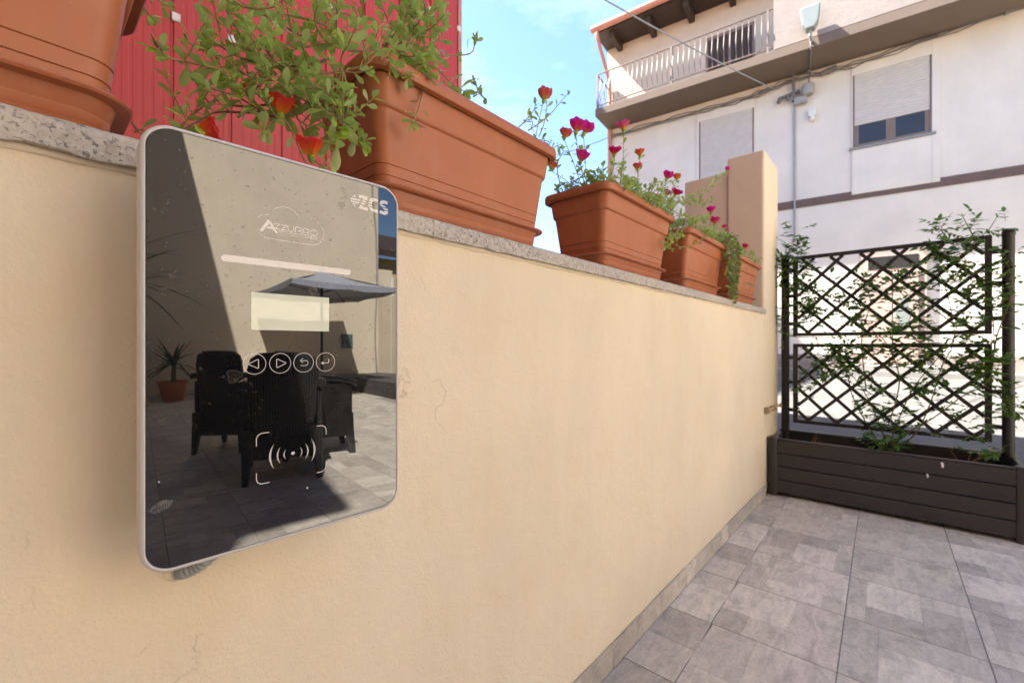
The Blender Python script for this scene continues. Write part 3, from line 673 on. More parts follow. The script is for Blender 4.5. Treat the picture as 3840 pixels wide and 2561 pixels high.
# upper right logo: arrow, Z, C, S cut by stripes
def arc(cx_, cy_, r, a0, a1, n=8): return [(cx_ + r * math.cos(R(a0 + (a1 - a0) * i / n)), cy_ + r * math.sin(R(a0 + (a1 - a0) * i / n))) for i in range(n + 1)]
lg = [fill(D1((528, 510), (640, 410), (640, 535))), fill(D1((455, 580), (505, 538), (806, 608), (788, 662))), fill(D1((455, 612), (770, 688), (742, 738), (500, 680))), fill(D1((530, 715), (640, 745), (640, 872))),
      fill(D1((733, 432), (1052, 512), (1015, 628), (885, 600), (888, 572), (745, 540))), fill(D1((868, 622), (990, 655), (972, 705), (842, 672))), fill(D1((825, 696), (950, 728), (922, 778), (803, 745))), fill(D1((790, 772), (895, 800), (893, 832), (1046, 872), (1030, 968), (728, 888))),
      fill(D1(*smooth2([(1080, 650), (1100, 580), (1200, 545), (1300, 565), (1380, 600)], 3), (1365, 695), *smooth2([(1300, 668), (1230, 660), (1190, 690)], 3))), fill(D1((1066, 676), (1178, 700), (1174, 752), (1060, 730))), fill(D1((1060, 757), (1174, 780), (1182, 838), (1068, 815))),
      fill(D1((1078, 842), (1190, 870), *smooth2([(1210, 890), (1260, 920), (1360, 930)], 3), (1388, 1035), *smooth2([(1300, 1030), (1180, 985), (1110, 920), (1078, 842)], 3)[:-1])),
      fill(D1(*smooth2([(1428, 738), (1445, 660), (1510, 625), (1600, 635), (1695, 680)], 3), (1675, 768), *smooth2([(1600, 730), (1545, 735), (1536, 762)], 3))), fill(D1((1434, 762), (1530, 785), (1600, 815), (1660, 868), (1500, 832), (1448, 805))),
      fill(D1((1500, 862), (1690, 905), (1710, 962), (1590, 935))), fill(D1(*smooth2([(1440, 942), (1520, 975), (1585, 985), (1605, 962)], 3), (1706, 990), *smooth2([(1695, 1060), (1650, 1095), (1560, 1095), (1418, 1030)], 3)))]
pr('maker_logo', merge(*lg), parent=ch)
# cloud emblem with wordmark
def stroke(pts, wd, n=5, closed=False): return ribbon(D2(*smooth2(pts, n)), wd, closed)
em = [stroke([(205, 405), (270, 362), (360, 338), (440, 333), (520, 338)], .0005), stroke([(670, 168), (780, 135), (900, 127), (1020, 148), (1150, 210), (1260, 310), (1350, 445)], .00055),
      stroke([(1655, 440), (1760, 490), (1880, 590), (1960, 700), (2005, 850), (1985, 1000), (1900, 1110), (1780, 1160), (1640, 1160), (1400, 1130), (1000, 1062), (560, 995), (420, 965), (300, 905), (200, 830)], .00055)]
pr('cloud_emblem', merge(*em), 'print')
wd = .0009
let = [fill(D2((245, 775), (455, 485), (490, 470), (525, 478), (545, 498), (612, 600), (760, 855), (688, 846), (618, 735), (440, 710), (470, 655), (575, 672), (520, 575), (325, 792)))]
def poly2(pts, wd=wd): return ribbon(D2(*pts), wd)
let += [poly2([(640, 578), (795, 602), (690, 712), (815, 735)]), poly2([(845, 612), (1000, 638), (855, 745), (1018, 772)])]
let += [poly2(smooth2([(1030, 632), (1022, 700), (1060, 775), (1120, 795), (1175, 770), (1190, 720), (1185, 660)], 3))]
for ox, oy in ((0, 0), (215, 42)):
    let += [poly2([(1230 + ox, 822 + oy), (1230 + ox, 690 + oy)]), poly2(smooth2([(1245 + ox, 680 + oy), (1330 + ox, 692 + oy), (1385 + ox, 720 + oy), (1392 + ox, 760 + oy), (1350 + ox, 790 + oy), (1268 + ox, 776 + oy)], 3)), poly2([(1345 + ox, 798 + oy), (1400 + ox, 845 + oy)])]
let += [ribbon(D2(*[(1742 + 92 * math.cos(a) * (1 - .0), 835 + 72 * math.sin(a) + 12 * math.cos(a)) for a in [2 * math.pi * i / 20 for i in range(20)]]), wd, True)]
pr('wordmark', merge(*let), 'print')
ul = [ribbon(D2((735, 775), (1580, 908)), .0006), ribbon(D2((785, 855), (1590, 985)), .0005)]
pr('underline', merge(*ul), 'print')
pr('underline_band', fill(D2((752, 800), (1570, 925), (1580, 965), (775, 838))), 'print_dim')
z_ = .0006
sm = [ribbon(D2((1632, 930), (1690, 938), (1640, 1000), (1695, 1005)), z_), ribbon(D2((1775, 955), (1725, 948), (1712, 985), (1728, 1018), (1775, 1022)), z_), ribbon(D2((1840, 965), (1800, 955), (1795, 985), (1835, 995), (1832, 1028), (1785, 1025)), z_)]
sm += [fill(D2((1565, 950), (1600, 925), (1600, 945))), fill(D2((1568, 960), (1628, 950), (1620, 968))), fill(D2((1570, 970), (1600, 975), (1600, 995)))]
pr('small_wordmark', merge(*sm), 'print')
# light bar, display
la, lb = (.0585, .9862), (.1915, .9868)
bar = [(la[0] + .0034, la[1] - .0034)] and (arc(lb[0] - .0034, lb[1], .0034, -90, 90) + arc(la[0] + .0034, la[1], .0034, 90, 270))
pr('light_bar', fill(bar), 'print')
pr('display', fill([(.085, .9155), (.1652, .9155), (.1652, .9545), (.085, .9545)]), 'lcd')
# touch keys
def ring(c, r, wd): return ribbon(arc(c[0], c[1], r, 0, 360 - 360 / 32, 31), wd, True)
keys = [(.0882, .8802), (.1128, .8802), (.1370, .8802), (.1612, .8802)]
def key(c, *sym): 
    k = pr('touch_key', ring(c, .0106, .0006)); pr('key_symbol', merge(*sym), parent=k); return k
def tri(c, s): return ribbon([(c[0] + s * .0048, c[1]), (c[0] + s * .0046, c[1] + .0004), (c[0] - s * .0036, c[1] + .0046), (c[0] - s * .0044, c[1] + .0042), (c[0] - s * .0044, c[1] - .0042), (c[0] - s * .0036, c[1] - .0046), (c[0] + s * .0046, c[1] - .0004)], .0007, True)
key(keys[0], tri((keys[0][0] - .0008, keys[0][1]), -1)); key(keys[1], tri((keys[1][0] + .0008, keys[1][1]), 1))
c = keys[2]; key(c, ribbon([(c[0] - .0033, c[1] - .0032), (c[0] + .002, c[1] - .0032)] + arc(c[0] + .002, c[1] - .0005, .0027, -80, 80, 8) + [(c[0] + .002, c[1] + .0022), (c[0] - .0037, c[1] + .0022)], .0006), ribbon([(c[0] - .0008, c[1] + .0048), (c[0] - .0036, c[1] + .0021), (c[0] - .0006, c[1] - .0004)], .0006, w_=WP + .00006))
c = keys[3]; key(c, ribbon([(c[0] + .0037, c[1] + .0036), (c[0] + .0037, c[1] - .0001), (c[0] + .0029, c[1] - .0011), (c[0] - .0024, c[1] - .0011)], .00065), fill([(c[0] - .0052, c[1] - .0011), (c[0] - .0025, c[1] + .0009), (c[0] - .0025, c[1] - .0031)]))
# card reader mark
x0, x1, y0, y1, r, wd = .0898, .1618, .7545, .8075, .006, .0009
cs = [ribbon([(x0 + .012, y1)] + arc(x0 + r, y1 - r, r, 90, 180, 6) + [(x0, y1 - .013)], wd), ribbon([(x0, y0 + .012)] + arc(x0 + r, y0 + r, r, 180, 270, 6) + [(x0 + .0125, y0)], wd),
      ribbon([(x1 - .0105, y1)] + arc(x1 - r, y1 - r, r, 90, 0, 6) + [(x1, y1 - .011)], wd), ribbon([(x1, y0 + .012)] + arc(x1 - r, y0 + r, r, 0, -90, 6) + [(x1 - .0105, y0)], wd)]
for k in cs: pr('reader_bracket', k)
cc = (.1258, .7812)
wv = [fill([(cc[0] + a_ * .0019, cc[1] + b_ * .0019) for a_, b_ in arc(0, 0, 1, 0, 330, 11)])]
def cresc(cx_, h, t, s):
    o_ = [(cx_ + s * (t * 1.1) * (1 - (v / h) ** 2) * 2.6, cc[1] + v) for v in [h * (i / 8 - 1) for i in range(17)]]
    i_ = [(cx_ + s * (t * 1.1) * (1 - (v / h) ** 2) * 1.6 * .98, cc[1] + v) for v in [h * (i / 8 - 1) for i in range(17)]]
    return fill(o_ + i_[::-1][1:-1])
for dx, h, t in ((.0072, .0055, .0009), (.0128, .0090, .0013), (.0192, .0132, .0017)):
    for s in (-1, 1): wv.append(cresc(cc[0] + s * dx, h, t, s))
pr('contactless_mark', merge(*wv))
for (px, py, r) in ((178, 964, .00075), (1034, 998, .0011)):
    u, v = D5((px, py))[0]; pr('indicator_dot', fill(arc(u, v, r, 0, 330, 11)))
def scratchmat():
    m, t, b = newmat('scuffed_glass'); n = nnoise(t, npos(t, (500, 500, 90)), 3, 4, .7); b.inputs['Roughness'].default_value = .35
    t.links.new(nramp(t, n, [(.42, .012), (.68, .22)]), b.inputs['Base Color']); return m
M['scuff'] = scratchmat()
pr('scuff_mark', fill(D5(*smooth2([(118, 1130), (150, 1098), (190, 1072), (235, 1064), (260, 1070), (245, 1100), (200, 1132), (150, 1146), (118, 1130)], 3)[:-1])), 'scuff')
# corrugated conduit leaving the wall below the charger
cp = [atY(*zoom(0, 1700, 1400 / 2351)(1125, 742), .002), atY(*zoom(0, 1700, 1400 / 2351)(1180, 735), -.012), atY(*zoom(0, 1700, 1400 / 2351)(1300, 665), -.022), (.165, -.05, .70), (.17, -.07, .76)]
cp = crom(cp, 14); rads = [.0072 + .0015 * math.sin(i * 2.1) for i in range(len(cp))]
tag(obj('flexible_conduit', MB().tube(cp, rads, 10), M['grey'], smooth=30), 'grey corrugated conduit coming out of the plaster under the charger', 'conduit')
lump = MB(); 
c = atY(*zoom(0, 1700, 1400 / 2351)(1118, 748), 0)
lump.loft([[c + Vector((math.cos(a) * r_ * (1 + .25 * math.sin(3 * a + r_ * 400)), -h_, math.sin(a) * r_ * .8)) for a in [2 * math.pi * i / 14 for i in range(14)]] for r_, h_ in ((.014, -.004), (.012, .001), (.008, .003), (.003, .004))], (False, True))
obj('plaster_patch', lump, M['wall'], bw, smooth=60)

# ================================================================== FLOWER TROUGHS
ZC = 1.1146
def rrect(hx, hy, z, r, n=7): return [(a, b, z) for a, b, _ in rr(-hx, hx, -hy, hy, r, 0, n)]
def trough_mesh():
    P = []
    def add(z, hx, hy, r=.022): P.append(rrect(hx, hy, z, r))
    H = .235
    def side(z):   # tapered wall
        k = z / H; return .203 + .028 * k, .073 + .026 * k
    def at(z, d=0):
        hx, hy = side(z); add(z, hx + d, hy + d, .022 + d)
    add(0, .198, .068, .026); at(.004)
    for zg_ in (.058, .076):
        at(zg_ - .0015); at(zg_ - .0007, -.0018); at(zg_ + .0007, -.0018); at(zg_ + .0015)
    at(.158); at(.162, .0005); at(.164, .004); at(.168, .0058); at(.2105, .0058)
    return P, side
def make_trough(name, label, loc):
    t = thing(name, label, 'flower pot', loc, 'terracotta troughs on the wall')
    P, side = trough_mesh(); inner = [rrect(.226, .094, .2105, .026), rrect(.222, .09, .19, .026)]
    obj('body', MB().loft(P + inner, (True, False)).xf(Matrix.Translation(loc)), M['pot'], t, smooth=38)
    lip = [rrect(.2365, .1045, .2108, .026), rrect(.2475, .1155, .2112, .033), rrect(.2495, .1175, .2135, .035), rrect(.2495, .1175, .2275, .035), rrect(.248, .116, .2318, .034), rrect(.244, .112, .2338, .031), rrect(.232, .1, .2338, .03), rrect(.2268, .0948, .231, .027), rrect(.2262, .0942, .2108, .027)]
    obj('rim', MB().loft(lip, (False, False)).xf(Matrix.Translation(loc)), M['pot'], t, smooth=45)
    so_ = MB(); n = 12; vs_ = []; fs_ = []
    for i in range(n + 1):
        for j in range(5): vs_.append((-.218 + .436 * i / n, -.085 + .17 * j / 4, .192 + rnd.uniform(-.004, .012)))
    for i in range(n):
        for j in range(4): a = i * 5 + j; fs_.append((a, a + 5, a + 6, a + 1))
    obj('soil', so_.add(vs_, fs_).xf(Matrix.Translation(loc)), M['soil'], t, smooth=180)
    return t
def make_saucer(label, loc):
    S = [rrect(.196, .066, 0, .02), rrect(.203, .073, .003, .024), rrect(.2085, .0785, .017, .028), rrect(.2070, .0770, .0178, .027), rrect(.2078, .0778, .0190, .027), rrect(.2100, .0800, .0275, .029), rrect(.2085, .0785, .0283, .028), rrect(.2094, .0794, .0295, .029),
         rrect(.2145, .0845, .044, .033), rrect(.2270, .0970, .0448, .044), rrect(.2290, .0990, .0470, .046), rrect(.2275, .0975, .0494, .045), rrect(.2200, .0900, .0496, .038), rrect(.2130, .0830, .046, .033), rrect(.2045, .0745, .0075, .026)]
    o_ = obj('saucer', MB().loft(S, (True, True)).xf(Matrix.Translation(loc)), M['pot'], smooth=40)
    return tag(o_, label, 'saucer', 'saucers under the troughs')
TY = .108
tx = [-.142, .600, 1.318, 1.958, 2.615]
tl = ['terracotta plastic trough left of the charger, red panels beside its end', 'terracotta plastic trough right behind the charger, bushy purslane spilling over its end',
      'terracotta plastic trough with many pink and orange flowers above it', 'terracotta plastic trough with trailing pale green succulent over its corner', 'terracotta plastic trough next to the beige pillar']
sl_ = ['terracotta saucer under the trough left of the charger', 'terracotta saucer under the trough behind the charger', 'terracotta saucer under the trough with most flowers', 'terracotta saucer under the trough with the trailing succulent', 'terracotta saucer under the trough by the pillar']
for i, x in enumerate(tx):
    rz = 0
    make_saucer(sl_[i], (x, TY, ZC)); make_trough('flower_trough', tl[i], (x, TY, ZC + .0078))

# ================================================================== PLANTS
def leaf_mb(L_, W_, prof, curl=.12, fold=.10, thick=0):
    mb = MB(); n = len(prof) - 1; g = []
    for i, wv_ in enumerate(prof):
        y = L_ * i / n; z = -curl * L_ * (i / n) ** 2
        for sx in (-1, 0, 1):
            mb.v.append(Vector((sx * W_ / 2 * wv_, y, z + fold * W_ * abs(sx) * wv_))); g.append(i / n)
    for i in range(n):
        for j in range(2): a = i * 3 + j; mb.f.append((a, a + 1, a + 4, a + 3)); mb.m.append(0)
    mb.g = g; return mb
OBO = [.10, .28, .60, .88, 1.0, .88, .38]; ELL = [.08, .6, .95, 1, .78, .42, .05]; OVA = [.2, .8, 1.0, .98, .8, .5, .08]
def petal_mb(L_, W_):
    mb = MB(); g = []; prof_ = [.35, .8, 1.08, 1.15, .8]; n = 4
    for i, wv_ in enumerate(prof_):
        a = R(12 + 16 * i); 
        for j in range(5):
            sx = j / 2 - 1; y = L_ * i / n; out = L_ * (.05 + .42 * (i / n) - .18 * (i / n) ** 2) - .34 * W_ * sx * sx * wv_ * .5
            ruf = .07 * L_ * math.sin(j * 2.3 + i) * (i / n)
            mb.v.append(Vector((sx * W_ / 2 * wv_, out, y * (1 - (.16 * sx * sx if i == n else 0)) + ruf))); g.append(i / n)
    for i in range(n):
        for j in range(4): a = i * 5 + j; mb.f.append((a, a + 1, a + 6, a + 5)); mb.m.append(0)
    mb.g = g; return mb
def frame(pos, d, up, s=1.0, roll=0):
    d = d.normalized(); x = d.cross(up)
    if x.length < 1e-4: x = d.orthogonal()
    x.normalize(); z = x.cross(d)
    Mx = Matrix(((x.x, d.x, z.x, pos.x), (x.y, d.y, z.y, pos.y), (x.z, d.z, z.z, pos.z), (0, 0, 0, 1)))
    return Mx @ Matrix.Rotation(roll, 4, 'Y') @ Matrix.Scale(s, 4)
class Plant:
    def __init__(s, name, label, cat, loc, leafmb, leafmat, stemmat, group=None, seed=1, stemname='stem'):
        s.t = thing(name, label, cat, loc, group); s.lm = leafmb; s.mat = leafmat; s.me = None; s.L = []; s.stems = []; s.sm = stemmat; s.r = random.Random(seed); s.sn = stemname
    def leaf(s, pos, d, up=None, k=1.0): s.L.append(frame(pos, d, up or Vector((s.r.uniform(-.4, .4), s.r.uniform(-.4, .4), 1)), k * s.r.choice((.55, .8, .95, 1.05, 1.2)) * s.r.uniform(.85, 1.12), s.r.uniform(-.6, .6)))
    def stem(s, pts, r0=.0016, r1=.0008, gap=.011, lk=1.0, skip=.1, tip=5, pair=False, n=6, spread=.9, mat=None):
        P = crom(pts, n); m = len(P); s.stems.append((P, [r0 + (r1 - r0) * i / (m - 1) for i in range(m)], mat or s.sm))
        acc = 0; tot = sum((P[i + 1] - P[i]).length for i in range(m - 1)); run = 0; ang = s.r.uniform(0, 6)
        for i in range(m - 1):
            d = P[i + 1] - P[i]; l = d.length; run += l; acc += l
            if run < tot * skip: continue
            while acc > gap:
                acc -= gap; ang += 2.4; t_ = d.normalized(); x = t_.orthogonal().normalized(); y = t_.cross(x)
                for q in ((0, math.pi) if pair else (0,)):
                    o_ = x * math.cos(ang + q) + y * math.sin(ang + q); s.leaf(P[i + 1] + o_ * r1, (t_ * s.r.uniform(.25, .9) + o_ * spread + Vector((0, 0, s.r.uniform(-.1, .35)))), k=lk)
        t_ = (P[-1] - P[-2]).normalized(); x = t_.orthogonal().normalized(); y = t_.cross(x)
        for q in range(tip):
            a = q * 2.4; o_ = x * math.cos(a) + y * math.sin(a); s.leaf(P[-1], t_ * s.r.uniform(.4, 1.2) + o_ * .8, k=lk * s.r.uniform(.55, .9))
        return P
    def bud(s, pos, d, k=1.0, col=None):
        d = d.normalized(); P = [pos, pos + d * .006 * k, pos + d * .012 * k, pos + d * .019 * k]
        s.stems.append((P, [.0012 * k, .0030 * k, .0022 * k, .0004], col or M['stem_p']))
    def flower(s, pos, d, size, mat, openk=1.0):
        d = d.normalized(); x = d.orthogonal().normalized()
        calyx = obj('flower', MB().tube([pos - d * size * .35, pos - d * size * .15, pos + d * size * .05], [size * .07, size * .17, size * .14], 6), M['leaf_p'], s.t, smooth=60)
        pmesh = PET[mat]
        for k in range(5):
            a = 2 * math.pi * k / 5 + s.r.uniform(-.15, .15); q = Matrix.Rotation(a, 4, 'Z') @ Matrix.Rotation(-R(2 + 13 * openk) * s.r.uniform(.6, 1.2), 4, 'X')
            base = d.to_track_quat('Z', 'Y').to_matrix().to_4x4(); base.translation = pos
            o_ = bpy.data.objects.new('petal', pmesh); COL.objects.link(o_); o_.parent = calyx; o_.matrix_parent_inverse = Matrix.Translation(-WL[calyx.name]); o_.matrix_basis = base @ q @ Matrix.Scale(size, 4)
    def done(s, cap=290):
        g_ = {}
        for P, rr_, m in s.stems: obj(s.sn, MB().tube(P, rr_, 5), m, s.t, smooth=70)
        me = mesh_of(s.lm, 'leaf', [s.mat], smooth=60)
        s.L.sort(key=lambda Mx: -Mx.to_scale().x / ((Mx.translation - CAM).length + .01))
        for Mx in s.L[:cap]: inst('leaf', me, Mx, s.t)
        if s.L[cap:]:
            mb = MB(); g2 = []
            for Mx in s.L[cap:]: mb.add([Mx @ p for p in s.lm.v], s.lm.f); g2 += s.lm.g
            mb.g = g2; obj('foliage', mb, s.mat, s.t, smooth=60, kind='stuff')
PET = {k: mesh_of(petal_mb(.92, .9), 'petal', [M[k]], smooth=80) for k in ('pet_red', 'pet_mag', 'pet_cri', 'pet_ora', 'pet_cor', 'pet_pin')}
def portu(label, x, seed): return Plant('purslane_plant', label, 'plant', (x, TY, ZC + .2), leaf_mb(.0235, .0104, OBO, .10, .13), M['leaf_p'], M['stem_p'], 'purslane in the troughs', seed)

# --- big plant behind the charger: stems follow the ones in the photograph
p1 = portu('large purslane with red and yellow flowers spilling towards the charger', tx[1] - .1, 11)
def P(y0, y1, *pts):
    n = len(pts); return [atY(*P1(*q), y0 + (y1 - y0) * i / (n - 1)) for i, q in enumerate(pts)]
S_ = [((.10, .04), [(1330, 400), (1180, 440), (1000, 455), (850, 430), (700, 380), (600, 320), (540, 270)]),
      ((.07, .02), [(1380, 490), (1250, 500), (1100, 480), (960, 410), (890, 300), (865, 210)]),
      ((.08, .03), [(1300, 420), (1180, 470), (1050, 540), (900, 540), (760, 505), (560, 465), (400, 430), (235, 390), (190, 345)]),
      ((.11, .10), [(1280, 330), (1150, 250), (1000, 170), (880, 100), (780, 50), (690, 5)]),
      ((.06, .03), [(1480, 230), (1300, 170), (1100, 110), (900, 70), (760, 50), (660, -10)]),
      ((.06, .02), [(1500, 345), (1350, 310), (1260, 220), (1230, 130), (1250, 40)]),
      ((.05, .04), [(1690, 310), (1750, 280), (1800, 200), (1820, 90), (1825, -20)]),
      ((.04, .02), [(1460, 345), (1640, 345), (1750, 290), (1850, 190), (1950, 110), (2070, 40)]),
      ((.0, -.03), [(1470, 470), (1540, 455), (1600, 420), (1650, 350)]),
      ((.0, -.03), [(1400, 540), (1405, 470), (1410, 400), (1425, 350)]),
      ((.03, .01), [(1340, 740), (1200, 700), (1060, 620), (970, 550), (920, 510)]),
      ((.05, .03), [(1400, 570), (1330, 610), (1250, 630), (1100, 620)]),
      ((.0, -.025), [(1420, 480), (1450, 600), (1450, 720), (1425, 850), (1400, 960), (1290, 1125)]),
      ((.0, -.02), [(1430, 560), (1380, 650), (1370, 760), (1420, 860)]),
      ((.05, .03), [(1330, 640), (1150, 650), (960, 790), (800, 710), (690, 650), (560, 610), (480, 580)]),
      ((.06, .05), [(1150, 620), (1000, 740), (790, 765), (640, 760), (540, 770), (430, 830), (300, 890)]),
      ((.09, .08), [(1200, 560), (950, 700), (700, 720), (580, 680), (480, 720), (380, 800), (330, 850)]),
      ((.03, .02), [(1700, 350), (1900, 390), (2050, 380), (2240, 375), (2300, 350), (2320, 280)]),
      ((.03, -.012), [(1700, 340), (1850, 385), (1960, 400), (1980, 540), (1960, 640), (1930, 750), (1900, 830)]),
      ((.03, .02), [(1750, 330), (1960, 420), (2070, 480), (2150, 560), (2240, 620)]),
      ((.03, .02), [(1800, 350), (1980, 330), (2080, 260), (2110, 190)]),
      ((.07, .05), [(1450, 300), (1300, 300), (1120, 330), (980, 350), (900, 420)]),
      ((.08, .06), [(1450, 280), (1380, 200), (1330, 100), (1300, 20)]),
      ((.10, .09), [(1500, 280), (1520, 180), (1560, 90), (1540, 10)]),
      ((.02, .0), [(1760, 310), (1880, 250), (1900, 150), (1880, 40), (1890, -30)]),
      ((.02, .01), [(1780, 330), (1940, 290), (1990, 200), (2000, 120)]),
      ((.05, .03), [(1280, 600), (1150, 720), (1110, 800), (1190, 860)]),
      ((.04, .02), [(1150, 640), (1050, 760), (950, 830), (880, 880)]),
      ((.02, -.01), [(1420, 620), (1330, 800), (1310, 900), (1330, 980)]),
      ((.02, -.01), [(1440, 780), (1500, 930), (1560, 960)]),
      ((.05, .04), [(900, 540), (820, 600), (700, 600), (640, 570)]),
      ((.05, .04), [(760, 505), (660, 430), (600, 380), (510, 330)]),
      ((.02, -.01), [(1720, 320), (1820, 400), (1860, 470), (1870, 520)]),
      ((.02, -.01), [(1760, 330), (1880, 400), (1960, 450), (2010, 520)]),
      ((.01, -.012), [(1640, 320), (1700, 380), (1740, 430)]),
      ((.05, .06), [(1000, 455), (930, 380), (820, 370), (760, 330)])]
ends = []
for i, (yy, pts) in enumerate(S_):
    red = i in (0, 3, 6, 14, 15)
    lk = 1.08 if yy[1] < .05 else .95
    q = p1.stem(P(yy[0], yy[1], *pts), .0019, .0010, .0082 if i not in (17, 18) else .022, lk, .12 if i > 1 else .2, 6, mat=M['stem_r'] if red else M['stem_p']); ends.append(q)
    # side shoots
    for k in range(3 if len(q) > 20 else 2):
        a = q[p1.r.randrange(len(q) // 4, len(q) - 3)]; d = Vector((p1.r.uniform(-1, .8), p1.r.uniform(-.7, .2), p1.r.uniform(-.4, .9))).normalized()
        if i in (17, 18): continue
        p1.stem([a, a + d * .02 + Vector((0, 0, .004)), a + d * .042 + Vector((0, 0, .014))], .0011, .0008, .008, .8, .2, 5)
for k in (2, 17): p1.bud(ends[k][-1], ends[k][-1] - ends[k][-3], 1.15, M['twig'])
p1.bud(ends[18][-1], Vector((.8, -.2, -.15)), 1.1, M['twig']); p1.bud(ends[7][-1], Vector((.6, 0, .6)), .9)
# mass over the soil
for k in range(34):
    a = Vector((p1.r.uniform(.37, .60), p1.r.uniform(.02, .19), ZC + .205)); d = Vector((p1.r.uniform(-.8, .8), p1.r.uniform(-.8, .5), p1.r.uniform(.5, 1.2)))
    p1.stem([a, a + d * .02, a + d * .045], .0014, .0009, .008, .95, .2, 5)
fl_y = .03
for (px, py), y_, d, s in (((1000, 770), .025, Vector((-.05, -.5, .9)), .031), ((1205, 1055), -.02, Vector((-.3, -.3, .9)), .030), ((440, 880), .05, Vector((.75, -.4, .15)), .026), ((800, 650), .08, Vector((-.3, -.1, .8)), .02)):
    c = atY(*P1(px, py), y_); p1.flower(c, d, s, 'pet_red' if s > .021 else 'pet_ora', 1.5)
for pts, y in ((((1020, 800), (1080, 900), (1130, 1020), (1170, 1115)), .02), (((1205, 1065), (1240, 1100), (1290, 1130)), -.02)):
    p1.stem(P(y, y, *pts), .0013, .001, .02, .8, .3, 3)
p1.done()

# sprig at the end of the first trough
p0 = portu('small purslane sprigs hanging at the end of the trough left of charger', tx[0], 12)
for pts, y in ((((120, 20), (150, -10), (190, 20)), .17), (((60, -40), (80, 60), (110, 105)), .17), (((-10, 830), (30, 890), (60, 915)), .17), (((10, 900), (50, 880), (90, 900)), .17)):
    p0.stem(P(y, y, *pts), .0014, .001, .009, .9, .1, 5)
for k in range(10):
    a = Vector((p0.r.uniform(-.34, .06), p0.r.uniform(.03, .19), ZC + .205)); d = Vector((p0.r.uniform(-.6, .6), p0.r.uniform(-.6, .6), 1)); p0.stem([a, a + d * .02, a + d * .05], .0014, .0009, .009, .95, .2, 5)
p0.done()

def flowers(pl_, lst, soil_x, y, seed=1, bare=.35):
    for (px, py), mat, s in lst:
        yy = y + pl_.r.uniform(-.02, .03); c = atY(*R8(px, py), yy)
        d = Vector((pl_.r.uniform(-.3, .3), pl_.r.uniform(-.5, 0), 1)); pl_.flower(c, d, s * 1.42, mat, pl_.r.uniform(1.5, 2.4))
        b = Vector((min(max(c.x + pl_.r.uniform(-.04, .02), soil_x - .2), soil_x + .2), TY + pl_.r.uniform(-.05, .03), ZC + .21)); e_ = c - d.normalized() * s * .3
        mid_ = b.lerp(e_, .5) + Vector((pl_.r.uniform(-.02, .02), 0, pl_.r.uniform(-.01, .02)))
        pl_.stem([b, mid_, e_], .0015, .0009, .016, .85, bare, 4)
def mound(pl_, x0, x1, n, ylo=.01, yhi=.19, h=.045, lk=.95, out=.5):
    for k in range(n):
        a = Vector((pl_.r.uniform(x0, x1), pl_.r.uniform(ylo, yhi), ZC + .224)); d = Vector((pl_.r.uniform(-.8, .8), pl_.r.uniform(-.9, .5) * out * 2, pl_.r.uniform(.3, 1.1)))
        pl_.stem([a, a + d * h * .6, a + d * h * 1.2], .0014, .0009, .0085, lk, .15, 5)
def sprig(pl_, y0, y1, pts, lk=.9, gap=.012, tip=4, r0=.0016):
    n = len(pts); return pl_.stem([atY(*R8(*q), y0 + (y1 - y0) * i / (n - 1)) for i, q in enumerate(pts)], r0, .0009, gap, lk, .1, tip)

# sprigs and coral flower at the far end of the second trough
p1b = portu('sparse purslane with one coral flower at far end of charger trough', tx[1] + .17, 13)
flowers(p1b, [((243, 128), 'pet_cor', .024)], tx[1] + .1, .12)
q = sprig(p1b, .12, .11, [(140, 330), (220, 280), (290, 220), (340, 160), (400, 90)], .8, .03, 3); p1b.bud(q[-1], q[-1] - q[-3], .9)
sprig(p1b, .12, .12, [(80, 310), (120, 270), (170, 210), (190, 160)], .9, .012); sprig(p1b, .12, .12, [(210, 370), (240, 300), (260, 200), (262, 150)], .8, .014)
sprig(p1b, .12, .11, [(150, 330), (170, 290), (160, 260)], .9, .008); sprig(p1b, .10, .09, [(-150, 120), (-200, 40), (-215, 10)], .7, .01); sprig(p1b, .1, .1, [(200, 390), (260, 400), (280, 410)], .8, .008)
sprig(p1b, .1, .09, [(-130, 130), (-170, 100), (-190, 70), (-200, 20)], .7, .009)
mound(p1b, .62, .80, 14, .1, .19, .03); p1b.done()

p2 = portu('purslane with magenta, coral and orange flowers in the third trough', tx[2], 14)
flowers(p2, [((455, 335), 'pet_mag', .029), ((510, 345), 'pet_mag', .027), ((380, 375), 'pet_cor', .021), ((483, 530), 'pet_mag', .027), ((703, 485), 'pet_cri', .024), ((762, 325), 'pet_pin', .026), ((870, 495), 'pet_ora', .022), ((855, 585), 'pet_cor', .020), ((290, 580), 'pet_ora', .018)], tx[2], .11)
flowers(p2, [((1045, 645), 'pet_mag', .027), ((1112, 650), 'pet_ora', .019), ((1100, 752), 'pet_cri', .026), ((1042, 750), 'pet_mag', .018), ((985, 778), 'pet_cor', .015)], tx[2] + .1, .10)
mound(p2, tx[2] - .22, tx[2] + .22, 200, -.01, .2, .048, .95)
sprig(p2, .06, .02, [(920, 720), (1020, 780), (1140, 790), (1260, 740), (1350, 670), (1440, 600)], .95, .013)
sprig(p2, .06, .04, [(900, 760), (980, 720), (1040, 680)], .9, .014); sprig(p2, .06, .02, [(1000, 800), (1130, 800), (1220, 790), (1300, 800), (1350, 780)], .95, .01)
sprig(p2, .05, .01, [(1050, 830), (1130, 880), (1200, 900), (1290, 910)], .95, .01); sprig(p2, .04, .0, [(1020, 850), (1060, 960), (1050, 1060), (1080, 1100)], .95, .010)
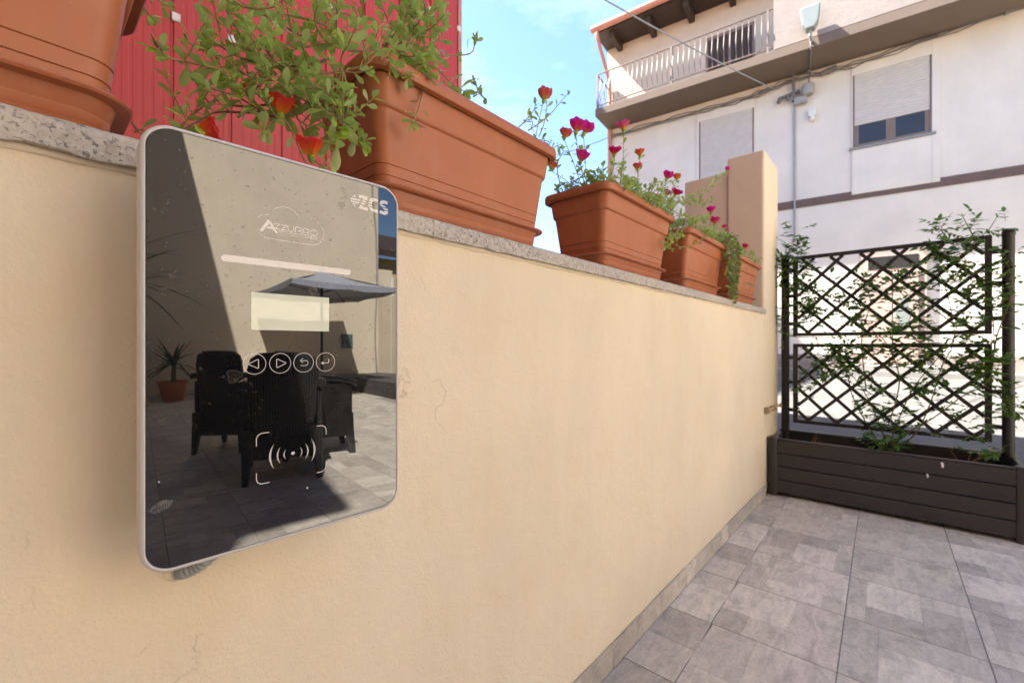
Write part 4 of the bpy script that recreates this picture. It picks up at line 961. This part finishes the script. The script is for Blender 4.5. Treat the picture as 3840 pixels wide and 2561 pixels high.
sprig(p2, .05, .03, [(350, 690), (330, 560), (370, 470)], .9, .013); sprig(p2, .1, .08, [(300, 600), (270, 480), (330, 430)], .8, .014); sprig(p2, .1, .1, [(750, 640), (760, 530), (800, 480)], .3, .03, 1)
c = atY(*R8(1436, 596), .02); p2.flower(c, Vector((.3, -.2, .9)), .024, 'pet_mag', .6)
p2.done()

p3 = portu('purslane with small magenta flowers in the fourth trough', tx[3], 15)
flowers(p3, [((1335, 865), 'pet_mag', .026), ((1358, 935), 'pet_cri', .026), ((1420, 968), 'pet_cri', .016), ((1435, 990), 'pet_cor', .012)], tx[3], .05)
mound(p3, tx[3] - .22, tx[3] + .2, 95, .0, .2, .045)
sprig(p3, .05, -.015, [(1180, 960), (1150, 1010), (1100, 1050), (1130, 1090), (1220, 1080), (1300, 1020)], .9, .016)
sprig(p3, .03, -.01, [(1160, 980), (1120, 1010), (1060, 1040), (1040, 1080)], .95, .009); sprig(p3, .03, 0, [(1200, 950), (1250, 920), (1320, 900)], .95, .010)
p3.done()
p4 = portu('purslane with three magenta flowers in the trough beside the pillar', tx[4], 16)
flowers(p4, [((1635, 1005), 'pet_mag', .030), ((1665, 1078), 'pet_cri', .030), ((1550, 1098), 'pet_cri', .022)], tx[4], .06)
mound(p4, tx[4] - .2, tx[4] + .22, 46, .0, .2, .05); p4.done()
# trailing succulent over the corner of trough four
ps = Plant('trailing_succulent', 'trailing pale green succulent hanging over the end of the fourth trough', 'plant', (tx[3] + .2, TY, ZC + .2), leaf_mb(.020, .0155, OVA, .1, .15), M['leaf_s'], M['stem_p'], None, 21)
for k in range(20):
    a = ps.r.uniform(-50, 50); e_ = ps.r.uniform(1180, 1450) 
    ps.stem([atY(*R8(1400 + a * .7, 1010 + ps.r.uniform(-10, 20)), .03), atY(*R8(1455 + a * .8, 1030 + ps.r.uniform(0, 40)), -.008), atY(*R8(1478 + a * .75, 1140), -.02), atY(*R8(1482 + a * (.75 if e_ < 1300 else .35), e_), -.024)], .0016, .001, .0092, .95, .05, 5)
for px, py in ((1420, 1270), (1560, 1240), (1430, 1350), (1545, 1330)): ps.leaf(atY(*R8(px, py), -.024), Vector((ps.r.uniform(-.4, .4), -.3, ps.r.uniform(-.2, .6))), Vector((0, -1, .3)), 1.9)
ps.done()

# ================================================================== PLANTER BOXES WITH TRELLIS
def make_planter():
    t = thing('trellis_planter', 'dark brown resin planter box with lattice trellis standing against the wall', 'planter', (3.19, -.53, 0), 'trellis planters closing the patio')
    x0, x1, y0, y1, zb_, zt_ = 3.0, 3.40, -1.052, -.006, .018, .335
    n = 4; dz = (zt_ - zb_) / n
    for i in range(n):
        a = zb_ + i * dz
        obj('plank', MB().box((x0 + .008, y0 + .05, a + .002), (x0 + .03, y1 - .05, a + dz - .002)), M['dark_resin'], t, bevel=.004)
        obj('plank', MB().box((x1 - .03, y0 + .05, a + .002), (x1 - .008, y1 - .05, a + dz - .002)), M['dark_resin'], t, bevel=.004)
        obj('side_plank', MB().box((x0 + .05, y0 + .006, a + .002), (x1 - .05, y0 + .026, a + dz - .002)), M['dark_resin'], t, bevel=.004)
        obj('side_plank', MB().box((x0 + .05, y1 - .026, a + .002), (x1 - .05, y1 - .006, a + dz - .002)), M['dark_resin'], t, bevel=.004)
    obj('liner', MB().box((x0 + .031, y0 + .027, .03), (x0 + .038, y1 - .027, zt_ - .012)).box((x1 - .04, y0 + .027, .03), (x1 - .032, y1 - .027, zt_ - .004)).box((x0 + .039, y0 + .027, .022), (x1 - .041, y1 - .027, .03)), M['trellis'], t)
    obj('top_rail', MB().box((x0 + .006, y0 + .05, zt_ + .0005), (x0 + .036, y1 - .05, zt_ + .006)).box((x1 - .036, y0 + .05, zt_ + .0005), (x1 - .006, y1 - .05, zt_ + .006)), M['dark_resin'], t, bevel=.002)
    for cx_, cy_ in ((x0 + .03, y0 + .027), (x0 + .03, y1 - .027), (x1 - .03, y0 + .027), (x1 - .03, y1 - .027)):
        mb = MB().loft([[(cx_ + a, cy_ + b, z) for a, b, _ in rr(-.03 + k, .03 - k, -.0255 + k, .0255 - k, .018, 0, 4)] for z, k in ((0, .0), (zt_ + .006, 0), (zt_ + .012, .003))]); obj('corner_post', mb, M['dark_resin'], t, smooth=40)
    obj('soil', MB().box((x0 + .04, y0 + .03, .03), (x1 - .042, y1 - .03, .275)), M['soil'], t)
    XT = 3.335
    for yp in (-.044, -1.018):
        mb = MB().lathe([(.023, .1), (.023, 1.452), (.026, 1.455), (.026, 1.468), (.022, 1.48), (.012, 1.488), (.003, 1.49)], (XT, yp, 0), 14); obj('post', mb, M['trellis'], t, smooth=45)
    ya, yb = -.0875, -.9615
    for za, zc in ((.398, .907), (.955, 1.468)):
        pn = obj('trellis_panel', MB().box((XT - .011, ya - .026, za), (XT + .011, ya, zc)).box((XT - .011, yb, za), (XT + .011, yb + .026, zc)).box((XT - .011, ya - .0265, za), (XT + .011, yb + .0265, za + .022)).box((XT - .011, ya - .0265, zc - .022), (XT + .011, yb + .0265, zc)), M['trellis'], t, bevel=.003)
        i0, i1 = ya - .026, yb + .026; zl, zh = za + .022, zc - .022; hgt = zh - zl; wid = i0 - i1; sp = .1455
        for s_, dx in ((1, -.0047), (-1, .0047)):
            c0 = -10
            for k in range(-8, 14):
                # line  y' = c + s*(z-zl),  y' measured from i0 towards i1
                c0 = k * sp + .055
                zA, zB = 0.0, hgt
                def yy(z): return c0 + s_ * z
                lo, hi = 0.0, hgt
                if s_ > 0: lo = max(lo, -c0); hi = min(hi, wid - c0)
                else: lo = max(lo, c0 - wid); hi = min(hi, c0)
                if hi - lo < .02: continue
                a = (XT + dx, i0 - yy(lo), zl + lo); b = (XT + dx, i0 - yy(hi), zl + hi)
                obj('lattice_bar', MB().bar(a, b, .0185, .009, (1, 0, 0)), M['trellis'], pn)
        for zz in ((za + .07), (za + .25), (zc - .10)):
            obj('bracket', MB().box((XT - .008, ya + .001, zz), (XT + .008, -.064, zz + .022)).box((XT - .008, yb - .001, zz), (XT + .008, -.996, zz + .022)), M['trellis'], t)
    return t
pt = make_planter()
copy_tree(pt, (0, -1.062, 0), 'dark brown resin trellis planter further along, next to the jasmine one', 'trellis planters closing the patio')
pt['label'] = 'dark brown resin trellis planter in the wall corner, overgrown with jasmine'
# bird droppings on the front
for (px, py), s in (((885, 1135), .010), ((818, 1185), .0075)):
    c = atX(*R6(px, py), 3.004); mb = MB(); ring_ = [(3.0035, c.y + s * .6 * math.cos(a) * (1 + .3 * math.sin(2 * a)), c.z + s * 1.25 * math.sin(a) * (1.0 if math.sin(a) > 0 else 1.6)) for a in [2 * math.pi * i / 12 for i in range(12)]]
    mb.loft([[(3.009, y, z) for x, y, z in ring_], [(3.0065, c.y + (y - c.y) * .8, c.z + (z - c.z) * .8) for x, y, z in ring_]], (False, True)); obj('dropping', mb, M['white'], pt)

# jasmine
jm = Plant('jasmine', 'dark green jasmine climbing through the lattice of the trellis planter', 'climber', (3.28, -.6, .27), leaf_mb(.042, .0195, ELL, .12, .16), M['leaf_j'], M['stem_j'], None, 31)
JX = 3.31
def jp(px, py, dx=0): return atX(*R6(px, py), JX + dx)
vines = [[(650, 1065), (730, 990), (850, 920), (970, 830), (1075, 775), (1112, 690), (1118, 560), (1105, 420), (1060, 300), (980, 200), (905, 110)],
         [(640, 1065), (600, 950), (560, 860), (500, 760), (430, 690), (380, 640)], [(640, 1060), (700, 900), (760, 780), (860, 660), (940, 560), (950, 430)],
         [(660, 1060), (760, 1000), (830, 860), (880, 700), (930, 600), (935, 500), (900, 340), (860, 250)], [(620, 1060), (560, 980), (480, 830), (440, 700), (300, 560), (250, 400), (220, 250), (180, 170)],
         [(180, 700), (160, 560), (175, 400), (160, 280), (190, 170), (230, 140)], [(1110, 700), (1130, 560), (1180, 420), (1210, 300), (1190, 190)], [(1080, 780), (1150, 830), (1190, 900), (1210, 960)],
         [(540, 800), (520, 560), (560, 400), (520, 300), (600, 220)], [(640, 960), (690, 760), (640, 600), (560, 520), (460, 420), (330, 340), (240, 330)], [(980, 200), (1040, 120), (1090, 80), (1130, 20)], [(1040, 130), (1000, 60), (975, 10)], [(905, 110), (870, 70), (840, 80)],
         [(940, 500), (820, 420), (720, 380), (640, 300), (500, 270)], [(380, 640), (300, 690), (240, 740), (290, 790)], [(700, 590), (900, 585), (1080, 580)], [(230, 560), (420, 560), (640, 560)]]
for v in vines:
    q = [jp(x, y, jm.r.uniform(-.03, .02)) for x, y in v]; jm.stem(q, .0035, .0014, .075, .6, .15, 2, True, 6, .9)
blobs = [((960, 290), 140, 120, 32), ((1060, 420), 70, 120, 22), ((900, 200), 90, 60, 16), ((400, 665), 95, 60, 44), ((210, 260), 70, 120, 40), ((240, 440), 70, 80, 26), ((330, 380), 90, 90, 16), ((620, 960), 80, 90, 26), ((1060, 690), 70, 60, 34), ((660, 330), 150, 90, 32), ((560, 640), 120, 90, 26),
         ((760, 640), 100, 80, 22), ((860, 780), 120, 100, 20), ((1180, 300), 50, 140, 12), ((1190, 860), 40, 80, 10), ((480, 420), 120, 120, 24), ((1000, 900), 90, 90, 8), ((300, 790), 70, 60, 8), ((560, 820), 80, 60, 10), ((1060, 60), 90, 50, 6), ((880, 80), 50, 35, 5), ((700, 520), 200, 60, 14), ((230, 150), 80, 40, 8), ((640, 1040), 60, 25, 8), ((900, 560), 120, 50, 10), ((1130, 1095), 60, 12, 5), ((960, 1010), 60, 30, 3)]
for (bx, by), rx, ry, n in blobs:
    for k in range(int(n * 1.85)):
        x, y = jm.r.gauss(bx, rx * .55), jm.r.gauss(by, ry * .55)
        a = jp(x, min(y, 1075), jm.r.uniform(-.05, .03)); d = Vector((jm.r.uniform(-.5, .3), jm.r.uniform(-1, 1), jm.r.uniform(-.4, .6))).normalized()
        Q = [a, a + d * .03, a + d * .06 - Vector((0, 0, .006))]; jm.stems.append((Q, [.0011, .0009, .0006], M['stem_j']))
        for f_ in (.35, .7, 1.0):
            p_ = a + d * .06 * f_; sd_ = d.cross(Vector((0, 0, 1))); sd_ = sd_.normalized() if sd_.length > .01 else Vector((0, 1, 0))
            for sg in (-1, 1): jm.leaf(p_, d * .6 + sd_ * sg * .8 + Vector((0, 0, -.15)), k=.78)
        jm.leaf(a + d * .06, d, k=.95)
jm.done(300)
# dry twigs standing in the box
for px, lab in ((290, 'dry brown twig in the planter soil beside the wall'), (985, 'dry brown twigs in the planter soil under the trellis post')):
    mb = MB(); r_ = random.Random(px)
    base = atX(*R6(px, 1060 if px < 500 else 1120), 3.2); base.z = .27
    for k in range(5):
        e_ = base + Vector((r_.uniform(-.03, .03), r_.uniform(-.09, .09), r_.uniform(.05, .13))); mb.tube(crom([base + Vector((0, r_.uniform(-.02, .02), 0)), base.lerp(e_, .5) + Vector((0, r_.uniform(-.02, .02), .01)), e_], 4), [.002 - .0016 * i / 8 for i in range(9)], 5)
    tag(obj('dry_twig', mb, M['twig'], smooth=60), lab, 'twig')
# rope tie between post and pillar
c = atX(*R6(112, 876), 3.15); mb = MB()
for k in range(3): mb.tube(crom([(2.965, -.008, c.z + .012 - k * .012), (3.06, -.012 - .006 * k, c.z + .006 * (k - 1)), (3.18, -.02 + .006 * k, c.z - .008 * (k - 1)), (3.305, -.026, c.z + .008 * (k - 1))], 6), .0065, 7)
mb.tube([(2.955, -.009, c.z), (2.985, -.012, c.z)], .021, 9).tube([(3.10, -.017, c.z), (3.125, -.018, c.z)], .017, 9)
tag(obj('rope_tie', mb, M['rope'], smooth=60), 'short knotted beige rope tying the trellis post to the wall end', 'rope')

# ================================================================== THE PATIO BEHIND (seen in the glass)
HX = -1.35
oh = thing('patio_house', 'cream plastered house whose eave shades the patio', 'house', (-3, -5, 0))
eh = 6.6
# eave shadow on the floor runs x = .76 - .12 y
offx = eh * (-SUN.x) / SUN.z; offy = eh * SUN.y / SUN.z
def ex(y): return .76 - .12 * (y - offy) - offx
YA, YB = -9.6, 2.6
obj('wall', MB().add([(-7, YA, 0), (ex(YA) - .5, YA, 0), (ex(YB) - .5, YB, 0), (-7, YB, 0), (-7, YA, eh), (ex(YA) - .5, YA, eh), (ex(YB) - .5, YB, eh), (-7, YB, eh)], [(0, 3, 2, 1), (4, 5, 6, 7), (0, 1, 5, 4), (1, 2, 6, 5), (2, 3, 7, 6), (3, 0, 4, 7)]), M['wall'], oh)
obj('roof', MB().add([(-7.2, YA, eh + .02), (ex(YA), YA, eh + .02), (ex(YB), YB, eh + .02), (-7.2, YB, eh + .02), (-7.2, YA, eh + 1.6), (ex(YA), YA, eh + .12), (ex(YB), YB, eh + .12), (-7.2, YB, eh + 1.6)], [(0, 3, 2, 1), (4, 5, 6, 7), (0, 1, 5, 4), (1, 2, 6, 5), (2, 3, 7, 6), (3, 0, 4, 7)]), M['tile_roof'], oh)
fr = obj('door', MB().box((ex(-4) - .51, -4.6, .0), (ex(-4) - .40, -3.5, 2.2)), M['frame_brown'], oh)
bh = thing('back_house', 'tall beige house wall closing the far side of the patio', 'house', (1, -9.2, 0))
obj('wall', MB().box((-6.9, -14, 0), (4.45, -9.0, 8.2)), M['back'], bh)
obj('cornice', MB().box((-6.9, -8.998, 7.9), (4.5, -8.8, 8.1)), M['slab'], bh)
obj('cable', MB().tube(crom([(4.28, -8.97, 5.2), (4.30, -8.96, 4.3), (4.38, -8.96, 3.4), (4.40, -8.96, 2.2), (4.36, -8.96, 1.2), (4.4, -8.96, .3)], 4), .018, 5), M['grey'], bh)
k = -1.3
sk = MB()
while k < 4.1: obj('skirting_tile', MB().box((k, -8.998, .0), (k + .325, -8.985, .075)), TM[0], bh); k += .328
# side court wall from the corner, with a raised ledge and pot
cw = thing('court_wall', 'lower beige court wall meeting the back house corner', 'wall', (4.9, -8, 0))
obj('wall_body', MB().add([(4.452, -9.0, 0), (5.25, -6.4, 0), (5.55, -6.4, 0), (4.75, -9.0, 0), (4.452, -9.0, 1.98), (5.25, -6.4, 1.98), (5.55, -6.4, 1.98), (4.75, -9.0, 1.98)], [(0, 1, 2, 3), (4, 7, 6, 5), (0, 4, 5, 1), (1, 5, 6, 2), (2, 6, 7, 3), (3, 7, 4, 0)]), M['back'], cw)
obj('pier', MB().box((4.46, -9.35, 1.985), (4.8, -9.0, 2.62)), M['back'], cw)
obj('ledge', MB().bar((4.74, -8.25, 1.0), (5.16, -6.9, 1.0), .34, .06), M['pot'], cw)
obj('downpipe', MB().tube([(4.60, -8.62, .08), (4.60, -8.62, 2.4)], .035, 7), M['white'], cw)
yh = thing('yellow_house', 'yellow plastered house beyond the court wall', 'house', (8, -13, 0))
obj('wall', MB().box((5.2, -18, 0), (12, -11.5, 3.4)), M['yellow'], yh)
obj('roof', MB().add([(5.0, -11.2, 3.41), (12.2, -11.2, 3.41), (12.2, -18, 5.6), (5.0, -18, 5.6), (5.0, -11.2, 3.6), (12.2, -11.2, 3.6), (12.2, -18, 5.8), (5.0, -18, 5.8)], [(0, 3, 2, 1), (4, 5, 6, 7), (0, 1, 5, 4), (1, 2, 6, 5), (2, 3, 7, 6), (3, 0, 4, 7)]), M['rafter'], yh)
lt = thing('window_box', 'small terracotta window box on the ledge of the court wall', 'flower pot', (4.98, -7.5, 1.03))
obj('body', MB().loft([[Vector((4.97, -7.45, 1.031)) + Matrix.Rotation(R(73), 3, 'Z') @ Vector((a, b, z)) for a, b, _ in rr(-.2 - k, .2 + k, -.08 - k, .08 + k, .03, 0, 4)] for z, k in ((0, 0), (.17, .02), (.175, .035), (.2, .035))]), M['pot'], lt, smooth=40)
r_ = random.Random(9); mb = MB()
for k in range(26):
    b = Vector((4.97 + r_.uniform(-.06, .06), -7.45 + r_.uniform(-.18, .18), 1.22)); d = Vector((r_.uniform(-.6, .6), r_.uniform(-.6, .6), 1)) * .12; mb.bar(b, b + d, .02, .004)
obj('foliage', mb, M['leaf_p'], lt, kind='stuff')
sg = mirY(*zoom(480, 1180, 1080 / 1660)(1263, 150), -8.985)
tag(obj('wall_sign', MB().box((sg.x - .12, -8.998, sg.z - .16), (sg.x + .12, -8.975, sg.z + .14)), M['sticker']), 'small teal sign on the sunlit back wall', 'sign')

# parasol
us = thing('parasol', 'grey rectangular parasol on a black pole before the back wall', 'parasol', (2.62, -7.5, 0))
uc = Vector((2.71, -7.5, 0)); hx, hy, zr, za = .82, 1.2, 1.85, 2.2
mb = MB(); nS = 8; rings = []
for k in range(nS + 1):
    f_ = k / nS; z = zr + (za - zr) * (1 - f_) - .05 * math.sin(f_ * math.pi); row = []
    for sx, sy, tx_, ty_ in ((-1, -1, 1, -1), (1, -1, 1, 1), (1, 1, -1, 1), (-1, 1, -1, -1)):
        for i in range(6):
            u = i / 6; x = (sx + (tx_ - sx) * u) * hx * f_; y = (sy + (ty_ - sy) * u) * hy * f_
            row.append(uc + Vector((x, y, z - .05 * f_ * math.sin(u * math.pi) * .5)))
    rings.append(row)
val = [p + Vector((0, 0, -.085 + .015 * math.sin(i * 2.2))) for i, p in enumerate(rings[-1])]
rings[0] = [p + (p - uc - Vector((0, 0, za))) * .0 + Vector((.001 * math.cos(i), .001 * math.sin(i), 0)) for i, p in enumerate(rings[0])]
obj('canopy', MB().loft(rings + [val], (False, False)), M['canopy'], us, smooth=50)
obj('pole', MB().tube([uc + Vector((0, 0, .02)), uc + Vector((0, 0, za + .04))], .022, 8), M['blackmetal'], us, smooth=60)
for sx, sy in ((1, 1), (1, -1), (-1, 1), (-1, -1)):
    e_ = uc + Vector((sx * hx, sy * hy, zr)); obj('rib', MB().bar(uc + Vector((0, 0, za - .05)), e_ - Vector((0, 0, .03)), .018, .018), M['blackmetal'], us)
    obj('strut', MB().bar(uc + Vector((0, 0, zr - .05)), uc + Vector((sx * hx * .5, sy * hy * .5, (zr + za) / 2 - .04)), .014, .014), M['blackmetal'], us)
obj('base', MB().lathe([(.26, 0), (.26, .05), (.2, .08), (.04, .09), (.035, .3)], uc, 16), M['blackmetal'], us, smooth=40)

# woven armchairs (front of the chair looks along +Y before turning)
def make_chair(loc, rz, label):
    t = thing('rattan_armchair', label, 'chair', (0, 0, 0), 'woven armchairs on the patio')
    W_ = .27
    bk = []; 
    for z, hw, y in ((.30, .25, -.26), (.42, .255, -.275), (.60, .27, -.295), (.74, .275, -.315), (.81, .25, -.325), (.845, .19, -.33), (.852, .10, -.33)):
        bk.append([(-hw, y + .045, z), (-hw * .5, y + .0, z), (0, y - .015, z), (hw * .5, y, z), (hw, y + .045, z), (hw, y + .085, z), (hw * .5, y + .04, z), (0, y + .028, z), (-hw * .5, y + .04, z), (-hw, y + .085, z)])
    obj('backrest', MB().loft(bk), M['rattan'], t, smooth=50)
    obj('seat', MB().box((-.255, -.25, .36), (.255, .28, .42)), M['rattan'], t, bevel=.02)
    obj('apron', MB().box((-.262, -.235, .14), (.262, .262, .359)), M['rattan'], t, bevel=.02)
    for s in (-1, 1):
        obj('armrest', MB().loft([[(s * .30 + a, y, z + b) for a, b in ((-.04, -.02), (.04, -.02), (.045, .015), (0, .03), (-.045, .015))] for y, z in ((-.27, .64), (-.1, .645), (.12, .63), (.27, .60), (.31, .575))]), M['rattan'], t, smooth=50)
        obj('side_panel', MB().box((s * .264, -.24, .15), (s * .315, .27, .60)), M['rattan'], t, bevel=.012)
        for y in (-.25, .25):
            obj('leg', MB().loft([[(s * k + a, yy_ + b, z) for a, b in ((-w_, -w_), (w_, -w_), (w_, w_), (-w_, w_))] for z, w_, k, yy_ in ((0, .024, .285, y * 1.12), (.2, .04, .275, y * .98), (.34, .042, .272, y * .95))]), M['rattan'], t, bevel=.006)
    t.location = loc; t.rotation_euler.z = rz; t['label'] = label; t.scale = (.76, .9, 1)
    return t
c1 = make_chair((0, 0, 0), 0, 'black woven armchair seen from behind, in front of the parasol pole')
c2 = copy_tree(c1, (.81, -4.1, 0), 'black woven armchair standing beside the potted yucca', None, R(215))
c3 = copy_tree(c1, (1.31, -3.46, 0), 'black woven armchair turned sideways, at the sunlit edge of the patio', None, R(-80))
c2.scale = (.64, .85, 1); c1.location = (.93, -2.98, 0); c1.rotation_euler.z = R(194)
tb = thing('side_table', 'low black woven table between the patio armchairs', 'table', (1.35, -4.4, 0))
obj('table_top', MB().box((1.12, -4.65, .62), (1.58, -4.2, .66)), M['rattan'], tb, bevel=.01)
for dx in (1.15, 1.55):
    for dy in (-4.62, -4.23): obj('leg', MB().box((dx - .02, dy - .02, 0), (dx + .02, dy + .02, .62)), M['rattan'], tb)

# yuccas
def yucca(label, loc, h, n, L_, seed, potr=.2):
    pot = thing('plant_pot', 'round terracotta pot holding ' + label[0], 'flower pot', loc, 'round pots by the back wall')
    obj('body', MB().lathe([(potr * .68, 0), (potr * .7, .01), (potr * .95, potr * 1.35), (potr * 1.05, potr * 1.36), (potr * 1.05, potr * 1.6), (potr * .95, potr * 1.6), (potr * .9, potr * 1.4)], loc, 18), M['pot'], pot, smooth=40)
    t = thing('yucca', label[1], 'plant', tuple(Vector(loc) + Vector((0, 0, potr * 1.4))), 'potted yuccas'); r_ = random.Random(seed); b = Vector(loc) + Vector((0, 0, potr * 1.3))
    obj('trunk', MB().tube([b, b + Vector((.01, 0, h))], [.035, .028], 7), M['stem_j'], t, smooth=60)
    for k in range(n):
        a = k * 2.4; el = r_.uniform(-.25, 1.2); top = b + Vector((0, 0, h * r_.uniform(.8, 1.05))); d = Vector((math.cos(a) * math.cos(el), math.sin(a) * math.cos(el), math.sin(el))); l_ = L_ * r_.uniform(.75, 1.15)
        x = d.cross(Vector((0, 0, 1))).normalized(); rings_ = []; mb = MB(); g_ = []
        for i in range(6):
            f_ = i / 5; c = top + d * l_ * f_ - Vector((0, 0, .35 * l_ * f_ * f_ * (1.1 - el * .5))); w_ = .022 * (1 - f_ ** 2) + .002
            mb.v += [c - x * w_, c + x * w_]; g_ += [f_, f_]
        for i in range(5): mb.f.append((2 * i, 2 * i + 1, 2 * i + 3, 2 * i + 2)); mb.m.append(0)
        mb.g = g_; obj('leaf', mb, M['leaf_y'], t, smooth=60)
yucca(('the yucca near the back wall', 'small yucca in a terracotta pot against the shaded back wall'), (.72, -8.45, 0), .35, 34, .62, 41)
yucca(('the tall yucca beside the patio house', 'tall yucca with drooping leaves beside the patio house'), (.06, -5.2, 0), 1.42, 44, .80, 42, .22)
